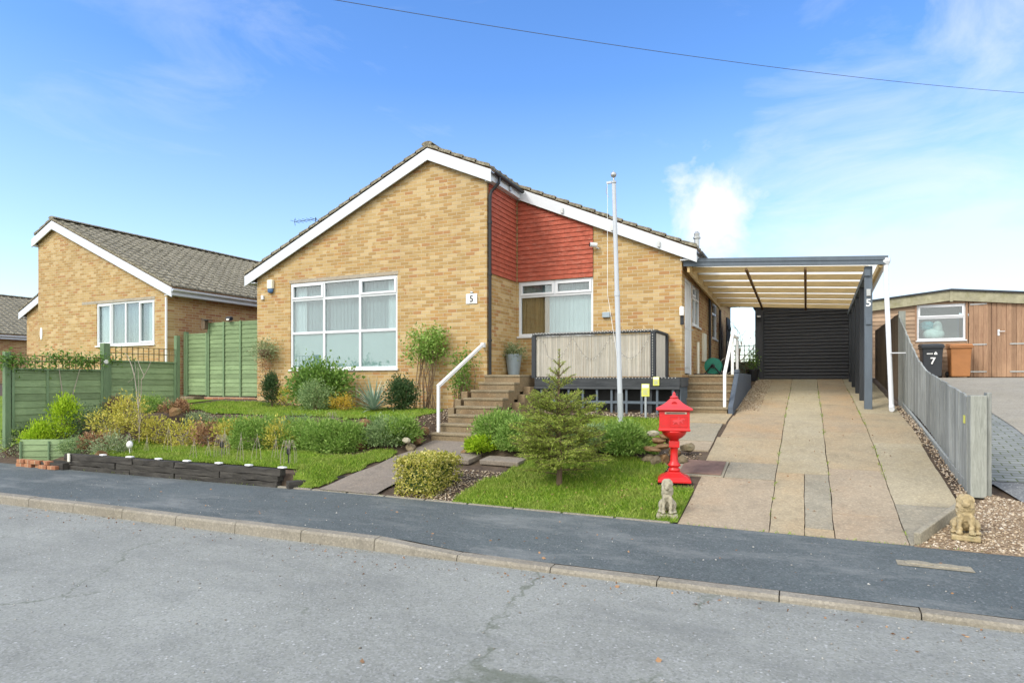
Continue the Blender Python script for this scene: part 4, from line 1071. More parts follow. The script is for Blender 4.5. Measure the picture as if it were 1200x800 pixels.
# ------------------------------------------------------------------ right boundary fence
fx = 1.63
fn = thing('boundary_fence', 'silvered board fence stepping down beside the driveway', 'fence', (fx, 8.5, .4))
def ftop(y): return interp([(8.5, 1.48), (11.2, 1.80), (12.0, 2.0), (12.9, 2.33), (14.4, 2.95)], y)
m = MB(); y = 8.56
while y < 14.4:
    w_ = .142; t0, t1 = ftop(y), ftop(y+w_); j = rnd.uniform(-.008, .008); x0 = fx+rnd.uniform(-.004, .004)
    zb_ = G(0, y)+.11
    m.hexa([(x0, y, zb_), (x0+.022, y, zb_), (x0+.022, y+w_, zb_), (x0, y+w_, zb_), (x0, y, t0+j), (x0+.022, y, t0+j), (x0+.022, y+w_, t1+j), (x0, y+w_, t1+j)])
    y += w_+.0008
m.build('board', M['silver'], fn)
m = MB(); m.hexa([(fx-.005, 8.55, G(0, 8.55)-.02), (fx+.03, 8.55, G(0, 8.55)-.02), (fx+.03, 14.4, G(0, 14.4)-.02), (fx-.005, 14.4, G(0, 14.4)-.02), (fx-.005, 8.55, G(0, 8.55)+.105), (fx+.03, 8.55, G(0, 8.55)+.105), (fx+.03, 14.4, G(0, 14.4)+.105), (fx-.005, 14.4, G(0, 14.4)+.105)]); m.build('gravel_board', M['silver'], fn)
m = MB(); m.bar((fx+.05, 8.6, .9), (fx+.05, 14.4, 1.75), .05, .07); m.bar((fx+.05, 8.6, 1.3), (fx+.05, 12.0, 1.8), .05, .07); m.bar((fx+.05, 12.0, 1.8), (fx+.05, 14.4, 2.7), .05, .07); m.build('rail', M['silver'], fn)
m = MB(); m.box(fx+.0, 8.40, .38, fx+.15, 8.55, 1.50); m.build('post', M['silverpost'], fn, bevel=.008)
m = MB(); m.box(fx+.152, 8.44, .30, fx+.20, 8.56, 1.53); m.build('post', M['silver'], fn, bevel=.008)
m = MB(); m.box(fx+.03, 8.46, .2, fx+.11, 8.54, .379); m.build('post_foot', M['rockg'], fn)
m = MB(); m.box(fx-.012, 8.62, 1.18, fx-.006, 8.70, 1.27); m.build('yellow_tag', M['yelsign'], fn)
m = MB(); y = 14.42
while y < 18.9:
    m.box(fx, y, G(0, y)+.03, fx+.022, y+.118, 2.98+rnd.uniform(-.01, .01)); y += .121
m.build('board', M['brfence'], fn)
m = MB(); m.box(fx+.0, 14.3, 1.1, fx+.11, 14.415, 3.02); m.build('post', M['silverpost'], fn)

# ------------------------------------------------------------------ neighbour's timber garage and bins
NY = 23.2
ng = thing('timber_garage', 'brown boarded timber garage with shallow roof and white window', 'garage', (4.0, NY, 1.75))
def ztop(x): return 4.42-.105*abs(x-4.0)
m = MB(); wn_ = (3.12, 4.38, 2.93, 4.03)
gable_wall(m, (0, NY, 0), U, DN, 1.9, 4.43, 1.72, lambda u: 4.08, [wn_], th=.08)
m.box(6.25, NY, 1.72, 6.6, NY+.08, 4.08); m.box(1.9, NY+.09, 1.72, 1.98, NY+6, 4.15); m.box(6.52, NY+.09, 1.72, 6.6, NY+6, 4.15); m.box(1.98, NY+5.9, 1.72, 6.52, NY+6, 4.15)
wl = m.build('wall', M['clad'], ng)
m = MB(); z = 1.75
while z < 4.05:
    for (a, b) in ((1.9, 3.07), (4.40, 4.44)):
        if z+.1 < wn_[2]-.06 and a < 3: a2, b2 = 1.9, 4.40
        else: a2, b2 = a, b
        if a > 4 and z+.1 < wn_[2]-.06: continue
        m.hexa([(a2, NY-.028, z), (b2, NY-.028, z), (b2, NY-.002, z), (a2, NY-.002, z), (a2, NY-.008, z+.128), (b2, NY-.008, z+.128), (b2, NY-.002, z+.128), (a2, NY-.002, z+.128)])
    z += .13
m.build('cladding_board', M['clad'], wl)
m = MB()
for sg in (-1, 1):
    e = 4+sg*2.75
    x0, x1 = sorted((4.0, e))
    m.hexa([(x0, NY-.12, ztop(x0)-.30), (x1, NY-.12, ztop(x1)-.30), (x1, NY-.08, ztop(x1)-.30), (x0, NY-.08, ztop(x0)-.30), (x0, NY-.12, ztop(x0)), (x1, NY-.12, ztop(x1)), (x1, NY-.08, ztop(x1)), (x0, NY-.08, ztop(x0))])
m.box(3.96, NY-.135, 4.08, 4.04, NY-.122, 4.42)
m.build('gable_board', M['fibre'], ng)
m = MB()
for sg in (-1, 1):
    x0, x1 = sorted((4.0, 4+sg*2.85))
    m.hexa([(x0, NY-.17, ztop(x0)+.002), (x1, NY-.17, ztop(x1)+.002), (x1, NY+6.1, ztop(x1)+.002), (x0, NY+6.1, ztop(x0)+.002), (x0, NY-.17, ztop(x0)+.055), (x1, NY-.17, ztop(x1)+.055), (x1, NY+6.1, ztop(x1)+.055), (x0, NY+6.1, ztop(x0)+.055)])
m.build('roof', M['dkslate'], ng)
m = MB(); m.box(1.9, NY-.05, 4.09, 6.6, NY-.005, 4.13); m.build('head_board', M['cedar'], ng)
window(ng, (0, NY, 0), U, Vector((0, -1, 0)), *wn_, vs=[], hs=[(3.62, wn_[0]+.05, wn_[1]-.05)], sashes=[(wn_[0]+.04, wn_[1]-.04, 3.64, wn_[3]-.04)], backs=[(wn_[0], wn_[1], wn_[2], wn_[3], 'room', .9)])
m = MB(); m.box(wn_[0]-.05, NY-.03, wn_[2]-.06, wn_[0]-.002, NY+.01, wn_[3]+.05); m.box(wn_[1]+.002, NY-.03, wn_[2]-.06, wn_[1]+.05, NY+.01, wn_[3]+.05); m.build('window_trim', M['cedar'], ng)
for j, (a, b) in enumerate(((4.46, 5.02), (5.03, 6.24))):
    m = MB(); x = a
    while x < b-.02:
        x1 = min(x+.118, b); m.box(x, NY-.02-(.012 if int((x-a)/.118) % 2 else 0), 1.79, x1-.004, NY+.04, 4.085); x += .118
    dr = m.build('door', M['cedar'], ng)
    h = MB(); w_ = .40 if j == 0 else .75
    for z in (1.95, 2.77, 3.98):
        xa = a+.02 if j == 0 else b-.02-w_
        h.box(xa, NY-.045, z-.018, xa+w_, NY-.035, z+.018); h.lathe([(.02, 0), (.02, .03)], (xa+w_ if j == 0 else xa, NY-.04, z-.015), 8)
    h.build('hinge', M['galv'], dr)
    if j == 1:
        h = MB(); h.box(a+.13, NY-.05, 3.02, a+.18, NY-.035, 3.2); h.tube([(a+.155, NY-.08, 3.14), (a+.30, NY-.08, 3.14)], .011, 6); h.tube([(a+.155, NY-.04, 3.14), (a+.155, NY-.08, 3.14)], .011, 6); h.build('handle', M['white'], dr)
# clutter seen through that window
cl = thing('cushion', 'teal and pale folded fabric seen through the timber garage window', 'fabric', (3.55, NY+.4, 2.93))
m = MB(); m.ell((3.62, NY+.38, 3.13), .30, .2, .20); m.ell((3.72, NY+.36, 3.33), .14, .15, .22); m.build('pale_bundle', M['cushion'], cl, smooth=True)
m = MB(); m.ell((3.45, NY+.42, 3.40), .22, .15, .16); m.build('teal_bundle', M['teal'], cl, smooth=True)
m = MB(); m.box(3.2, NY+.25, 2.75, 4.3, NY+.7, 2.92); m.build('shelf', M['clad'], cl)

def bin_(label, x, y, z, m_, lidc, num=False):
    t_ = thing('wheelie_bin', label, 'bin', (x, y, z), 'wheelie bins by the timber garage')
    m = MB(); pr = [(.46, .50, .04), (.50, .58, .70), (.54, .64, .93)]
    rings = []
    for (w_, d, zz) in pr: rings.append([(x-w_/2, y-d/2, z+zz), (x+w_/2, y-d/2, z+zz), (x+w_/2, y+d/2, z+zz), (x-w_/2, y+d/2, z+zz)])
    v = sum(rings, []); f = [(3, 2, 1, 0), (8, 9, 10, 11)]
    for i in range(2):
        for k in range(4): f.append((4*i+k, 4*i+(k+1) % 4, 4*i+4+(k+1) % 4, 4*i+4+k))
    m.add(v, f); bd = m.build('body', m_, t_, bevel=.03)
    m = MB(); m.box(x-.29, y-.35, z+.88, x+.29, y+.33, z+.93); m.build('rim', m_, bd, bevel=.012)
    m = MB(); m.hexa([(x-.30, y-.37, z+.935), (x+.30, y-.37, z+.935), (x+.30, y+.36, z+.945), (x-.30, y+.36, z+.945), (x-.26, y-.32, z+1.0), (x+.26, y-.32, z+1.0), (x+.27, y+.33, z+1.05), (x-.27, y+.33, z+1.05)]); m.build('lid', lidc, t_, bevel=.02)
    m = MB(); m.tube([(x-.24, y+.40, z+.96), (x+.24, y+.40, z+.96)], .018, 8); m.bar((x-.2, y+.33, z+.96), (x-.2, y+.4, z+.96), .03, .03); m.bar((x+.2, y+.33, z+.96), (x+.2, y+.4, z+.96), .03, .03); m.build('handle', m_, t_)
    for sg in (-1, 1):
        m = MB(); m.lathe([(.02, -.03), (.095, -.03), (.10, -.02), (.10, .02), (.095, .03), (.02, .03)], (0, 0, 0), 16); m.v = [(x+sg*.27+c, y+.2+a, z+.10+b) for a, b, c in m.v]; m.build('wheel', M['black'], t_)
    if num:
        text_mesh('7', .27, M['paintw'], bd, (x+.0, y-.315, z+.50), bold=.006)
        m = MB(); m.prism([(x+.03, y-.305, z+.69), (x+.03, y-.305, z+.73), (x+.07, y-.305, z+.78), (x+.11, y-.305, z+.73), (x+.11, y-.305, z+.69)], (0, -.012, 0), (0, -.008, 0)); m.build('emblem', M['paintw'], bd)
        for i in range(5):
            m = MB(); m.box(x-.15+i*.031, y-.317, z+.70, x-.128+i*.031, y-.312, z+.735); m.build('lettering', M['paintw'], bd)
q = onY(1091, 443, NY-.75); bin_('black wheelie bin with white number 7 in front of window', q.x, NY-.75, 1.755, M['binblk'], M['binblk'], True)
q = onY(1124.5, 441, NY-.62); bin_('brown garden waste wheelie bin right of the black one', q.x, NY-.55, 1.755, M['binbrn'], M['binbrn'])

# ------------------------------------------------------------------ foliage kit
def unit(a): return a/np.maximum(1e-9, np.linalg.norm(a, axis=1, keepdims=True))
def leaves(P, D, L, W, rs, fold=.25):
    n = len(P); D = unit(D); r = unit(rs.normal(size=(n, 3))); S = unit(np.cross(D, r)); N = np.cross(D, S)
    l = L*(.6+.8*rs.rand(n))[:, None]; w = W*(.6+.8*rs.rand(n))[:, None]
    V = np.zeros((n, 4, 3)); V[:, 0] = P; V[:, 1] = P+D*l*.5+S*w*.5+N*l*fold*.3; V[:, 2] = P+D*l-N*l*fold*.3; V[:, 3] = P+D*l*.5-S*w*.5+N*l*fold*.3
    return V.reshape(-1, 3), np.arange(4*n).reshape(-1, 4)
def shrub(name, label, cat, base, rx, ry, h, mat, n=1500, L=.05, W=.025, clumps=40, group=None, up=.3, hollow=.45, spread=.30, stem='dtwig', zc=.5, seed=0, cone=0, nst=7, gap=0, stem_r=.007):
    rs = np.random.RandomState(1000+seed); x, y, z = base
    t_ = thing(name, label, cat, (x, y, z), group)
    C = []
    while len(C) < clumps:
        d = rs.normal(size=3); d /= np.linalg.norm(d); r = hollow+(1-hollow)*rs.rand()
        p = d*r
        if cone:
            hh = (p[2]+1)/2; k = (1-hh)**.85*1.25; p[0] *= min(1.0, k*1.1); p[1] *= min(1.0, k*1.1)
        c = np.array([p[0]*rx, p[1]*ry, h*zc+p[2]*h*(1-zc)*.95])
        if c[2] < .02*h: c[2] = rs.rand()*.15*h
        C.append(c)
    C = np.array(C); k = n//clumps; sp = spread*min(rx, ry, h*.6)
    sz = (.6+.8*rs.rand(clumps)); P = np.repeat(C, k, 0)+rs.normal(size=(clumps*k, 3))*sp*np.repeat(sz, k)[:, None]*np.array([1, 1, .85])
    cen = np.array([0, 0, h*.35]); D = unit(P-cen)+rs.normal(size=P.shape)*.55; D[:, 2] += up
    P[:, 2] = np.maximum(P[:, 2], .01)
    P += np.array([x, y, z]); V, Q = leaves(P, D, L, W, rs)
    np_mesh('foliage', V, Q, mat, t_)
    if nst:
        m = MB()
        for i in range(nst):
            c = C[rs.randint(len(C))]; q = Vector(c)+Vector((x, y, z)); b = Vector((x+rs.normal()*.03, y+rs.normal()*.03, z-.03))
            mid = (b+q)/2+Vector((rs.normal()*.05*rx, rs.normal()*.05*ry, h*.08))
            m.tube([b, mid, q], [stem_r*1.5, stem_r, stem_r*.5], 5)
        m.build('stem', M[stem], t_)
    return t_

# shrubs in front of the bungalow
def gy(px, Y): p = onY(px, 400, Y); return p.x
def at(px, Y): x = gy(px, Y); return (x, Y, G(x, Y))
def W_(px, Y, w): d = ray(px, 400); return w*(Y/d[1])/F          # pixels -> metres there
shrub('shrub', 'large rounded glossy green shrub under the big front window', 'shrub', at(375, 11.15), W_(375, 11.15, 34), .45, .98, M['lf_green'], 6000, .085, .045, 80, seed=1)
shrub('shrub', 'small sea green shrub in front of the large window shrub', 'shrub', at(371, 10.6), W_(371, 10.6, 18), .3, .66, M['lf_sea'], 3400, .045, .022, 50, seed=2)
shrub('shrub', 'low golden yellow shrub right of the large window shrub', 'shrub', at(402, 10.75), W_(402, 10.75, 15), .25, .36, M['lf_gold'], 900, .04, .02, 30, seed=3)
shrub('shrub', 'dark evergreen bush against the brick wall right of the yucca', 'shrub', at(471, 11.1), W_(471, 11.1, 16), .28, .74, M['lf_dark'], 4200, .05, .026, 50, seed=4, cone=0)
shrub('dwarf_conifer', 'narrow dark green dwarf conifer by the corner of the bungalow', 'conifer', at(318, 11.1), W_(318, 11.1, 12), .2, .86, M['lf_dark'], 4200, .05, .016, 60, seed=5, cone=1, up=.9)
shrub('shrub', 'small yellow green shrub between dwarf conifer and big shrub', 'shrub', at(336, 11.2), W_(336, 11.2, 9), .18, .5, M['lf_yel'], 500, .05, .024, 20, seed=6)
# the wall shrub: bushy head over bare stems
def wall_shrub(label, px, Y, wpx, z0, z1, mat, seed, n, bare=.0, sm='dtwig'):
    x = gy(px, Y); g = G(x, Y); rs = np.random.RandomState(seed); t_ = thing('wall_shrub', label, 'shrub', (x, Y, g))
    rx_ = W_(px, Y, wpx); P = []
    C = np.stack([rs.normal(size=40)*rx_*.42, rs.normal(size=40)*.12, z0+(z1-z0)*np.clip(rs.beta(2, 1.6, 40), 0, 1)], 1)
    k = n//40; P = np.repeat(C, k, 0)+rs.normal(size=(40*k, 3))*np.array([.10, .08, .10]); P[:, 0] += x; P[:, 1] = np.minimum(P[:, 1]+Y, 11.86)
    D = rs.normal(size=P.shape); D[:, 2] += .3; V, Q = leaves(P, D, .065, .034, rs); np_mesh('foliage', V, Q, mat, t_)
    m = MB()
    for i in range(16):
        c = C[rs.randint(40)]; b = Vector((x+rs.normal()*.12, Y+rs.normal()*.04, g-.02)); q = Vector((x+c[0], Y+c[1], c[2]))
        m.tube([b, (b+q)/2+Vector((rs.normal()*.08, 0, .1)), q], [.011, .008, .004], 5)
    m.build('stem', M[sm], t_); return t_
wall_shrub('tall leggy shrub with bushy head against the brick wall', 500, 11.6, 26, 2.0, 2.75, M['lf_mound'], 21, 2000)
wall_shrub('slim leafy climber behind the white front handrail', 541, 11.65, 11, 1.35, 2.25, M['lf_green'], 22, 900)
# yucca with striped strap leaves
x, y, z = at(438, 10.75); yc = thing('yucca', 'spiky yucca with pale striped strap leaves below the window', 'yucca', (x, y, z))
rs = np.random.RandomState(5); V = []; Q = []
for i in range(120):
    an = rs.rand()*2*math.pi; el = R(5+78*rs.rand()); L = .74*(.7+.5*rs.rand()); w = .036
    d = np.array([math.cos(an), math.sin(an), 0]); sd_ = np.array([-math.sin(an), math.cos(an), 0]); base = len(V)
    droop = .75*rs.rand()
    for k in range(7):
        tt = k/6; e = el-droop*tt*1.6; p = np.array([x, y, z+.05])+d*(L*tt*math.cos(el-.4*droop*tt))+np.array([0, 0, L*(tt*math.sin(el)-droop*tt*tt*.55)])
        p[2] = max(p[2], z+.02)
        ww_ = w*(1-tt**2.2)*(.55+.45*min(1, tt*4)); V += [p-sd_*ww_/2, p+sd_*ww_/2]
    Q += [(base+2*k, base+2*k+1, base+2*k+3, base+2*k+2) for k in range(6)]
np_mesh('leaf', np.array(V), np.array(Q), M['lf_blue'], yc)
# hanging basket on the left corner
q = onY(311, 410, 11.72); hb = thing('hanging_basket', 'overgrown hanging basket of grasses on the left house corner', 'hanging basket', (q.x, 11.72, q.z-.2))
rs = np.random.RandomState(8); P = np.array([q.x, 11.70, q.z])+rs.normal(size=(1100, 3))*np.array([.19, .11, .12]); P[:, 1] = np.minimum(P[:, 1], 11.86)
D = unit(P-np.array([q.x, 11.72, q.z-.1]))+rs.normal(size=P.shape)*.5; V, Q = leaves(P, D, .075, .016, rs); np_mesh('foliage', V, Q, M['lf_pale'], hb)
P = np.array([q.x, 11.70, q.z-.32])+rs.normal(size=(420, 3))*np.array([.10, .07, .18]); P[:, 1] = np.minimum(P[:, 1], 11.86); D = rs.normal(size=P.shape); D[:, 2] -= 1; V, Q = leaves(P, D, .07, .012, rs); np_mesh('trailing_stems', V, Q, M['lf_dead'], hb)  # dry trailing stems, drawn as narrow brown leaf shapes
m = MB(); m.lathe([(.03, -.2), (.12, -.14), (.17, -.03), (.175, 0)], (q.x, 11.71, q.z), 14); m.build('basket', M['dtwig'], hb)
m = MB(); m.tube([(q.x, 11.89, q.z+.15), (q.x, 11.71, q.z+.2), (q.x, 11.71, q.z+.0)], .008, 6); m.build('bracket', M['black'], hb)

# rockery shrubs along the left bank (px, Y, half width px, height, material, kind)
bank = [
 (128, 7.6, 20, .50, 'lf_yel', 'thin straw yellow shrub at the left end of the rockery'),
 (150, 8.1, 17, .62, 'lf_yel', 'thin yellowing shrub behind the left end of the sleepers'),
 (183, 8.2, 15, .52, 'lf_yel', 'pale sparse shrub behind the white tag in the bed'),
 (215, 8.3, 17, .55, 'lf_yel', 'yellow leaved shrub in the middle of the left bank'),
 (247, 8.4, 17, .52, 'lf_dead', 'brown faded shrub between the yellow shrubs on the bank'),
 (268, 8.3, 14, .52, 'lf_yel', 'bright yellow green shrub left of the green mounds'),
 (298, 8.4, 22, .58, 'lf_mound', 'fresh green mound with trailing leaves on the left bank'),
 (330, 8.5, 16, .55, 'lf_yel', 'yellow tinged shrub among the green mounds below the window'),
 (352, 8.7, 18, .50, 'lf_mound', 'taller green mound above the right end of the sleepers'),
 (378, 8.6, 22, .56, 'lf_mound', 'wide bright green mound left of the rockery gap'),
 (408, 8.75, 17, .52, 'lf_mound', 'rounded green mound next to the brown rockery stones'),
 (452, 9.15, 19, .44, 'lf_sea', 'low sea green mound right of the rockery stones'),
 (472, 9.35, 14, .38, 'lf_mound', 'small green mound on the bank nearest the front steps'),
]
for i, (px, Y, w, h, m_, lab) in enumerate(bank):
    yel = m_ in ('lf_yel', 'lf_dead', 'lf_pale')
    shrub('rockery_plant', lab, 'plant', at(px, Y), W_(px, Y, w)*(1.0 if yel else 1.08), .34 if not yel else .28, h*.95, M[m_], 1000 if yel else 5600, .055 if yel else .050, .026 if yel else .020, 40 if yel else 60, 'plants on the left rockery bank', up=.5, seed=40+i, spread=.28 if yel else .26, zc=.42, nst=16 if yel else 0, stem='twig', stem_r=.005, hollow=.5 if yel else .7)
for i, (px, Y, w, h, m_, lab) in enumerate([
 (140, 8.95, 18, .40, 'lf_dead', 'brown withered plant at the upper left of the bank'), (176, 9.05, 18, .42, 'lf_mound', 'green plant on the bank edge above the yellow shrubs'), (204, 9.1, 16, .36, 'lf_dead', 'reddish withered plant beside the brown rockery stone'), (232, 9.15, 18, .40, 'lf_pale', 'pale feathery plant along the upper lawn edge'),
 (262, 9.15, 18, .38, 'lf_mound', 'green tuft on the upper lawn edge above the lime plant'), (288, 9.2, 18, .36, 'lf_yel', 'yellowish tuft along the upper edge of the bank'), (318, 9.25, 20, .36, 'lf_mound', 'bright green cushion along the upper lawn edge'), (349, 9.3, 18, .40, 'lf_sea', 'grey green cushion under the dwarf conifer side'), (385, 9.25, 18, .36, 'lf_mound', 'green cushion at the upper edge left of the ochre stone'), (445, 9.5, 16, .30, 'lf_mound', 'green cushion at the upper edge right of the ochre stone')]):
    shrub('rockery_plant', lab, 'plant', at(px, Y), W_(px, Y, w), .30, h*.72, M[m_], 2200, .042, .018, 50, 'plants on the left rockery bank', up=.4, seed=140+i, zc=.42, nst=0, hollow=.6, spread=.28)
right_bank = [
 (583, 9.35, 25, .46, 'lf_mound', 'wide green mound right of the front steps'),
 (610, 9.1, 22, .50, 'lf_mound', 'green mound half hidden behind the little spruce'),
 (640, 9.3, 30, .36, 'lf_sea', 'sea green mound behind the trunk of the little spruce'),
 (732, 9.15, 24, .44, 'lf_mound', 'feathery green mound left of the stone pile'),
 (700, 9.2, 22, .34, 'lf_sea', 'grey green mound between the spruce and the feathery mound'),
 (566, 9.0, 16, .22, 'lf_lime', 'low lime green ground plant at the foot of the front steps'),
]
for i, (px, Y, w, h, m_, lab) in enumerate(right_bank):
    shrub('rockery_plant', lab, 'plant', at(px, Y), W_(px, Y, w)*1.05, .36, h*.86, M[m_], 6500, .052, .020, 64, 'plants on the right rockery bank', up=.4, seed=70+i, zc=.40, nst=0, hollow=.7, spread=.26)

# variegated box hedge by the path
b0 = onG(459, 581); x0, x1, y0, y1 = -4.94, -4.38, 6.90, 7.72; z = .15
hd = thing('hedge', 'small clipped yellow variegated hedge beside the front path', 'hedge', ((x0+x1)/2, (y0+y1)/2, z))
rs = np.random.RandomState(31); n = 6500; P = np.zeros((n, 3)); D = np.zeros((n, 3))
for i in range(n):
    f = rs.randint(6); u, v = rs.rand(2); k = [.0, .0, .0]
    H_ = .50
    if f < 3: p = (x0+(x1-x0)*u, y0+(y1-y0)*v, z+H_*(1-.10*((2*u-1)**4+(2*v-1)**4))); d = (0, 0, 1)
    elif f == 3: p = (x0+(x1-x0)*u, y0+.03*abs(2*u-1)**3, z+H_*v); d = (0, -1, .3)
    elif f == 4: p = (x0+.03*abs(2*u-1)**3, y0+(y1-y0)*u, z+H_*v); d = (-1, 0, .3)
    else: p = (x1, y0+(y1-y0)*u, z+H_*v); d = (1, 0, .3)
    P[i] = np.array(p)+rs.normal(size=3)*.022-np.array(d)*rs.rand()*.06; D[i] = np.array(d)+rs.normal(size=3)*.8
V, Q = leaves(P, D, .036, .022, rs); np_mesh('foliage', V, Q, M['lf_var'], hd)
m = MB()
for i in range(14):
    q = (x0+.12+rs.rand()*(x1-x0-.24), y0+.12+rs.rand()*(y1-y0-.24)); m.tube([((x0+x1)/2+rs.normal()*.1, (y0+y1)/2+rs.normal()*.1, z-.04), (q[0], q[1], z+.40)], .007, 5)
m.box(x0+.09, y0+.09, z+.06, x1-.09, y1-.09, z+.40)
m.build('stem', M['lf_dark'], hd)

# spruce on the front lawn
tb = onG(655, 570); tx, ty, tz = tb
sp = thing('spruce', 'small christmas spruce with a bare leader on the front lawn', 'tree', (tx, ty, tz))
rs = np.random.RandomState(77); HT = 1.80; m = MB(); NP = []; ND = []
m.tube([(tx, ty, tz-.05), (tx+.01, ty, tz+.3), (tx-.005, ty, tz+.9), (tx, ty, tz+HT-.3), (tx+.005, ty, tz+HT)], [.045, .036, .022, .010, .004], 8)
def twig(a, d, L, r, m, dens=150):
    d = d/np.linalg.norm(d); b = a+d*L; b[2] -= L*L*.05
    m.tube([tuple(a), tuple((a+b)/2+np.array([0, 0, .012*L])), tuple(b)], [r, r*.7, r*.35], 4)
    k = int(L*dens)
    for i in range(k):
        tt = .06+.94*rs.rand(); p = a+(b-a)*tt; NP.append(p); q = rs.normal(size=3); q -= d*q.dot(d)
        ND.append(d*.9+q/np.linalg.norm(q)*.9)
    return a, b, d
levels = [(.20, 8, .46), (.29, 9, .58), (.38, 10, .64), (.47, 10, .66), (.56, 10, .66), (.65, 10, .64), (.74, 10, .60), (.83, 9, .57), (.92, 9, .54), (1.0, 9, .50), (1.08, 8, .44), (1.26, 6, .27), (1.33, 6, .23), (1.45, 5, .18), (1.56, 4, .12)]
for li, (hz, nb_, rad) in enumerate(levels):
    for b in range(nb_-1):
        an = 2*math.pi*(b+.5*(li % 2)+.35*rs.rand())/nb_; L = rad*(.72+.42*rs.rand()); el = .14+.55*(hz/1.3)**2+rs.normal()*.10
        d = np.array([math.cos(an), math.sin(an), el]); a0 = np.array([tx, ty, tz+hz+rs.normal()*.03]); A, Bp, dn = twig(a0, d, L, .008, m)
        ns = int(3+L*13)
        for k in range(ns):
            tt = .22+.76*k/ns; p = A+(Bp-A)*tt; sgn = 1 if k % 2 else -1; side = np.array([-math.sin(an), math.cos(an), 0])*sgn
            l2 = L*(.46*(1-tt)+.12)*(.8+.4*rs.rand())
            A2, B2, d2 = twig(p, dn*.75+side*.75+np.array([0, 0, rs.normal()*.22+.05]), l2, .004, m)
            if l2 > .13:
                for s2 in (-1, 1): twig(A2+(B2-A2)*.45, d2*.8+s2*np.cross(d2, [0, 0, 1])*.7+np.array([0, 0, rs.normal()*.15]), l2*.45, .0025, m)
twig(np.array([tx, ty, tz+1.5]), np.array([.01, 0, 1.0]), .30, .004, m, 260)
m.build('trunk', M['bark'], sp, recalc=False)
V, Q = leaves(np.array(NP), np.array(ND), .030, .0075, rs, .1); np_mesh('crown', V, Q, M['needle'], sp)

# lime conifers, left corner bed
for (px, Y, w, h, lab, sd_, ) in ((76, 7.35, 20, .86, 'larger lime green dwarf conifer in front of green fence', 91), (46, 6.98, 16, .55, 'smaller lime green dwarf conifer behind the green planter board', 92)):
    shrub('dwarf_conifer', lab, 'conifer', at(px, Y), W_(px, Y, w), .30, h, M['lf_lime'], 3200, .055, .018, 70, 'lime green dwarf conifers', up=1.0, seed=sd_, cone=1, hollow=.5, spread=.24)
shrub('shrub', 'grey twiggy shrub at the far left of the pavement', 'shrub', at(12, 6.85), .42, .3, .42, M['lf_pale'], 900, .04, .018, 36, seed=93)
shrub('shrub', 'dark blue green shrub right of the larger lime conifer', 'shrub', at(103, 7.5), .38, .3, .52, M['lf_dark'], 1200, .04, .02, 36, seed=94)
for i, (px, Y, w, h, m_, lab) in enumerate(((128, 7.15, 14, .34, 'lf_pale', 'low grey leaved plant above the left end of sleepers'), (92, 7.05, 15, .28, 'lf_sea', 'low blue green plant behind the planter board'), (112, 7.25, 13, .26, 'lf_dead', 'low rusty plant between planter board and sleepers'), (62, 7.3, 12, .24, 'lf_sea', 'small low plant between the two lime conifers'), (30, 7.2, 14, .34, 'lf_dark', 'low dark plant at the foot of the first green post'))):
    shrub('low_plant', lab, 'plant', at(px, Y), W_(px, Y, w)*1.2, .32, h, M[m_], 1800, .04, .018, 40, 'low plants in the corner bed', up=.4, seed=180+i, zc=.4, nst=0, hollow=.6)
# bare young shrub with pale stems in front of the fence
bx, by, bz = at(163, 7.9); bs = thing('bare_shrub', 'bare young tree with whitish branching stems before the fence', 'shrub', (bx, by, bz)); m = MB(); rs = np.random.RandomState(12)
k_ = W_(163, 7.9, 1)
def zpx(py): return ZC+(V0-py)*k_
def br(a, b, r): m.tube([a, ((a[0]+b[0])/2+.02, a[1], (a[2]+b[2])/2), b], [r, r*.8, r*.55], 6)
b0 = (bx, by, bz); j1 = (bx-.02, by, zpx(478))
br(b0, j1, .012); p1 = (bx-10*k_, by+.02, zpx(440)); br(j1, p1, .011); p2 = (bx-22*k_, by+.03, zpx(418)); br(p1, p2, .010); br(p2, (bx-30*k_, by+.03, zpx(412)), .006)
q1 = (bx+6*k_, by-.02, zpx(445)); br(j1, q1, .010); q2 = (bx+9*k_, by, zpx(440)); br(q1, q2, .010); br(q2, (bx+21*k_, by, zpx(423)), .007); br(q2, (bx-7*k_, by+.05, zpx(421)), .006); br(p1, (bx-8*k_, by, zpx(424)), .005); br(p1, (bx-20*k_, by, zpx(448)), .005); br(j1, (bx-2*k_, by, zpx(430)), .006)
for i in range(10): br((bx+rs.normal()*.02, by, bz+.2+rs.rand()*.3), (bx+rs.normal()*.15, by+rs.normal()*.1, bz+.5+rs.rand()*.25), .003)
m.build('stem', M['twig'], bs)
P = np.array([bx, by, bz+.45])+rs.normal(size=(350, 3))*np.array([.12, .1, .2]); V, Q = leaves(P, rs.normal(size=P.shape), .045, .02, rs); np_mesh('foliage', V, Q, M['lf_yel'], bs)

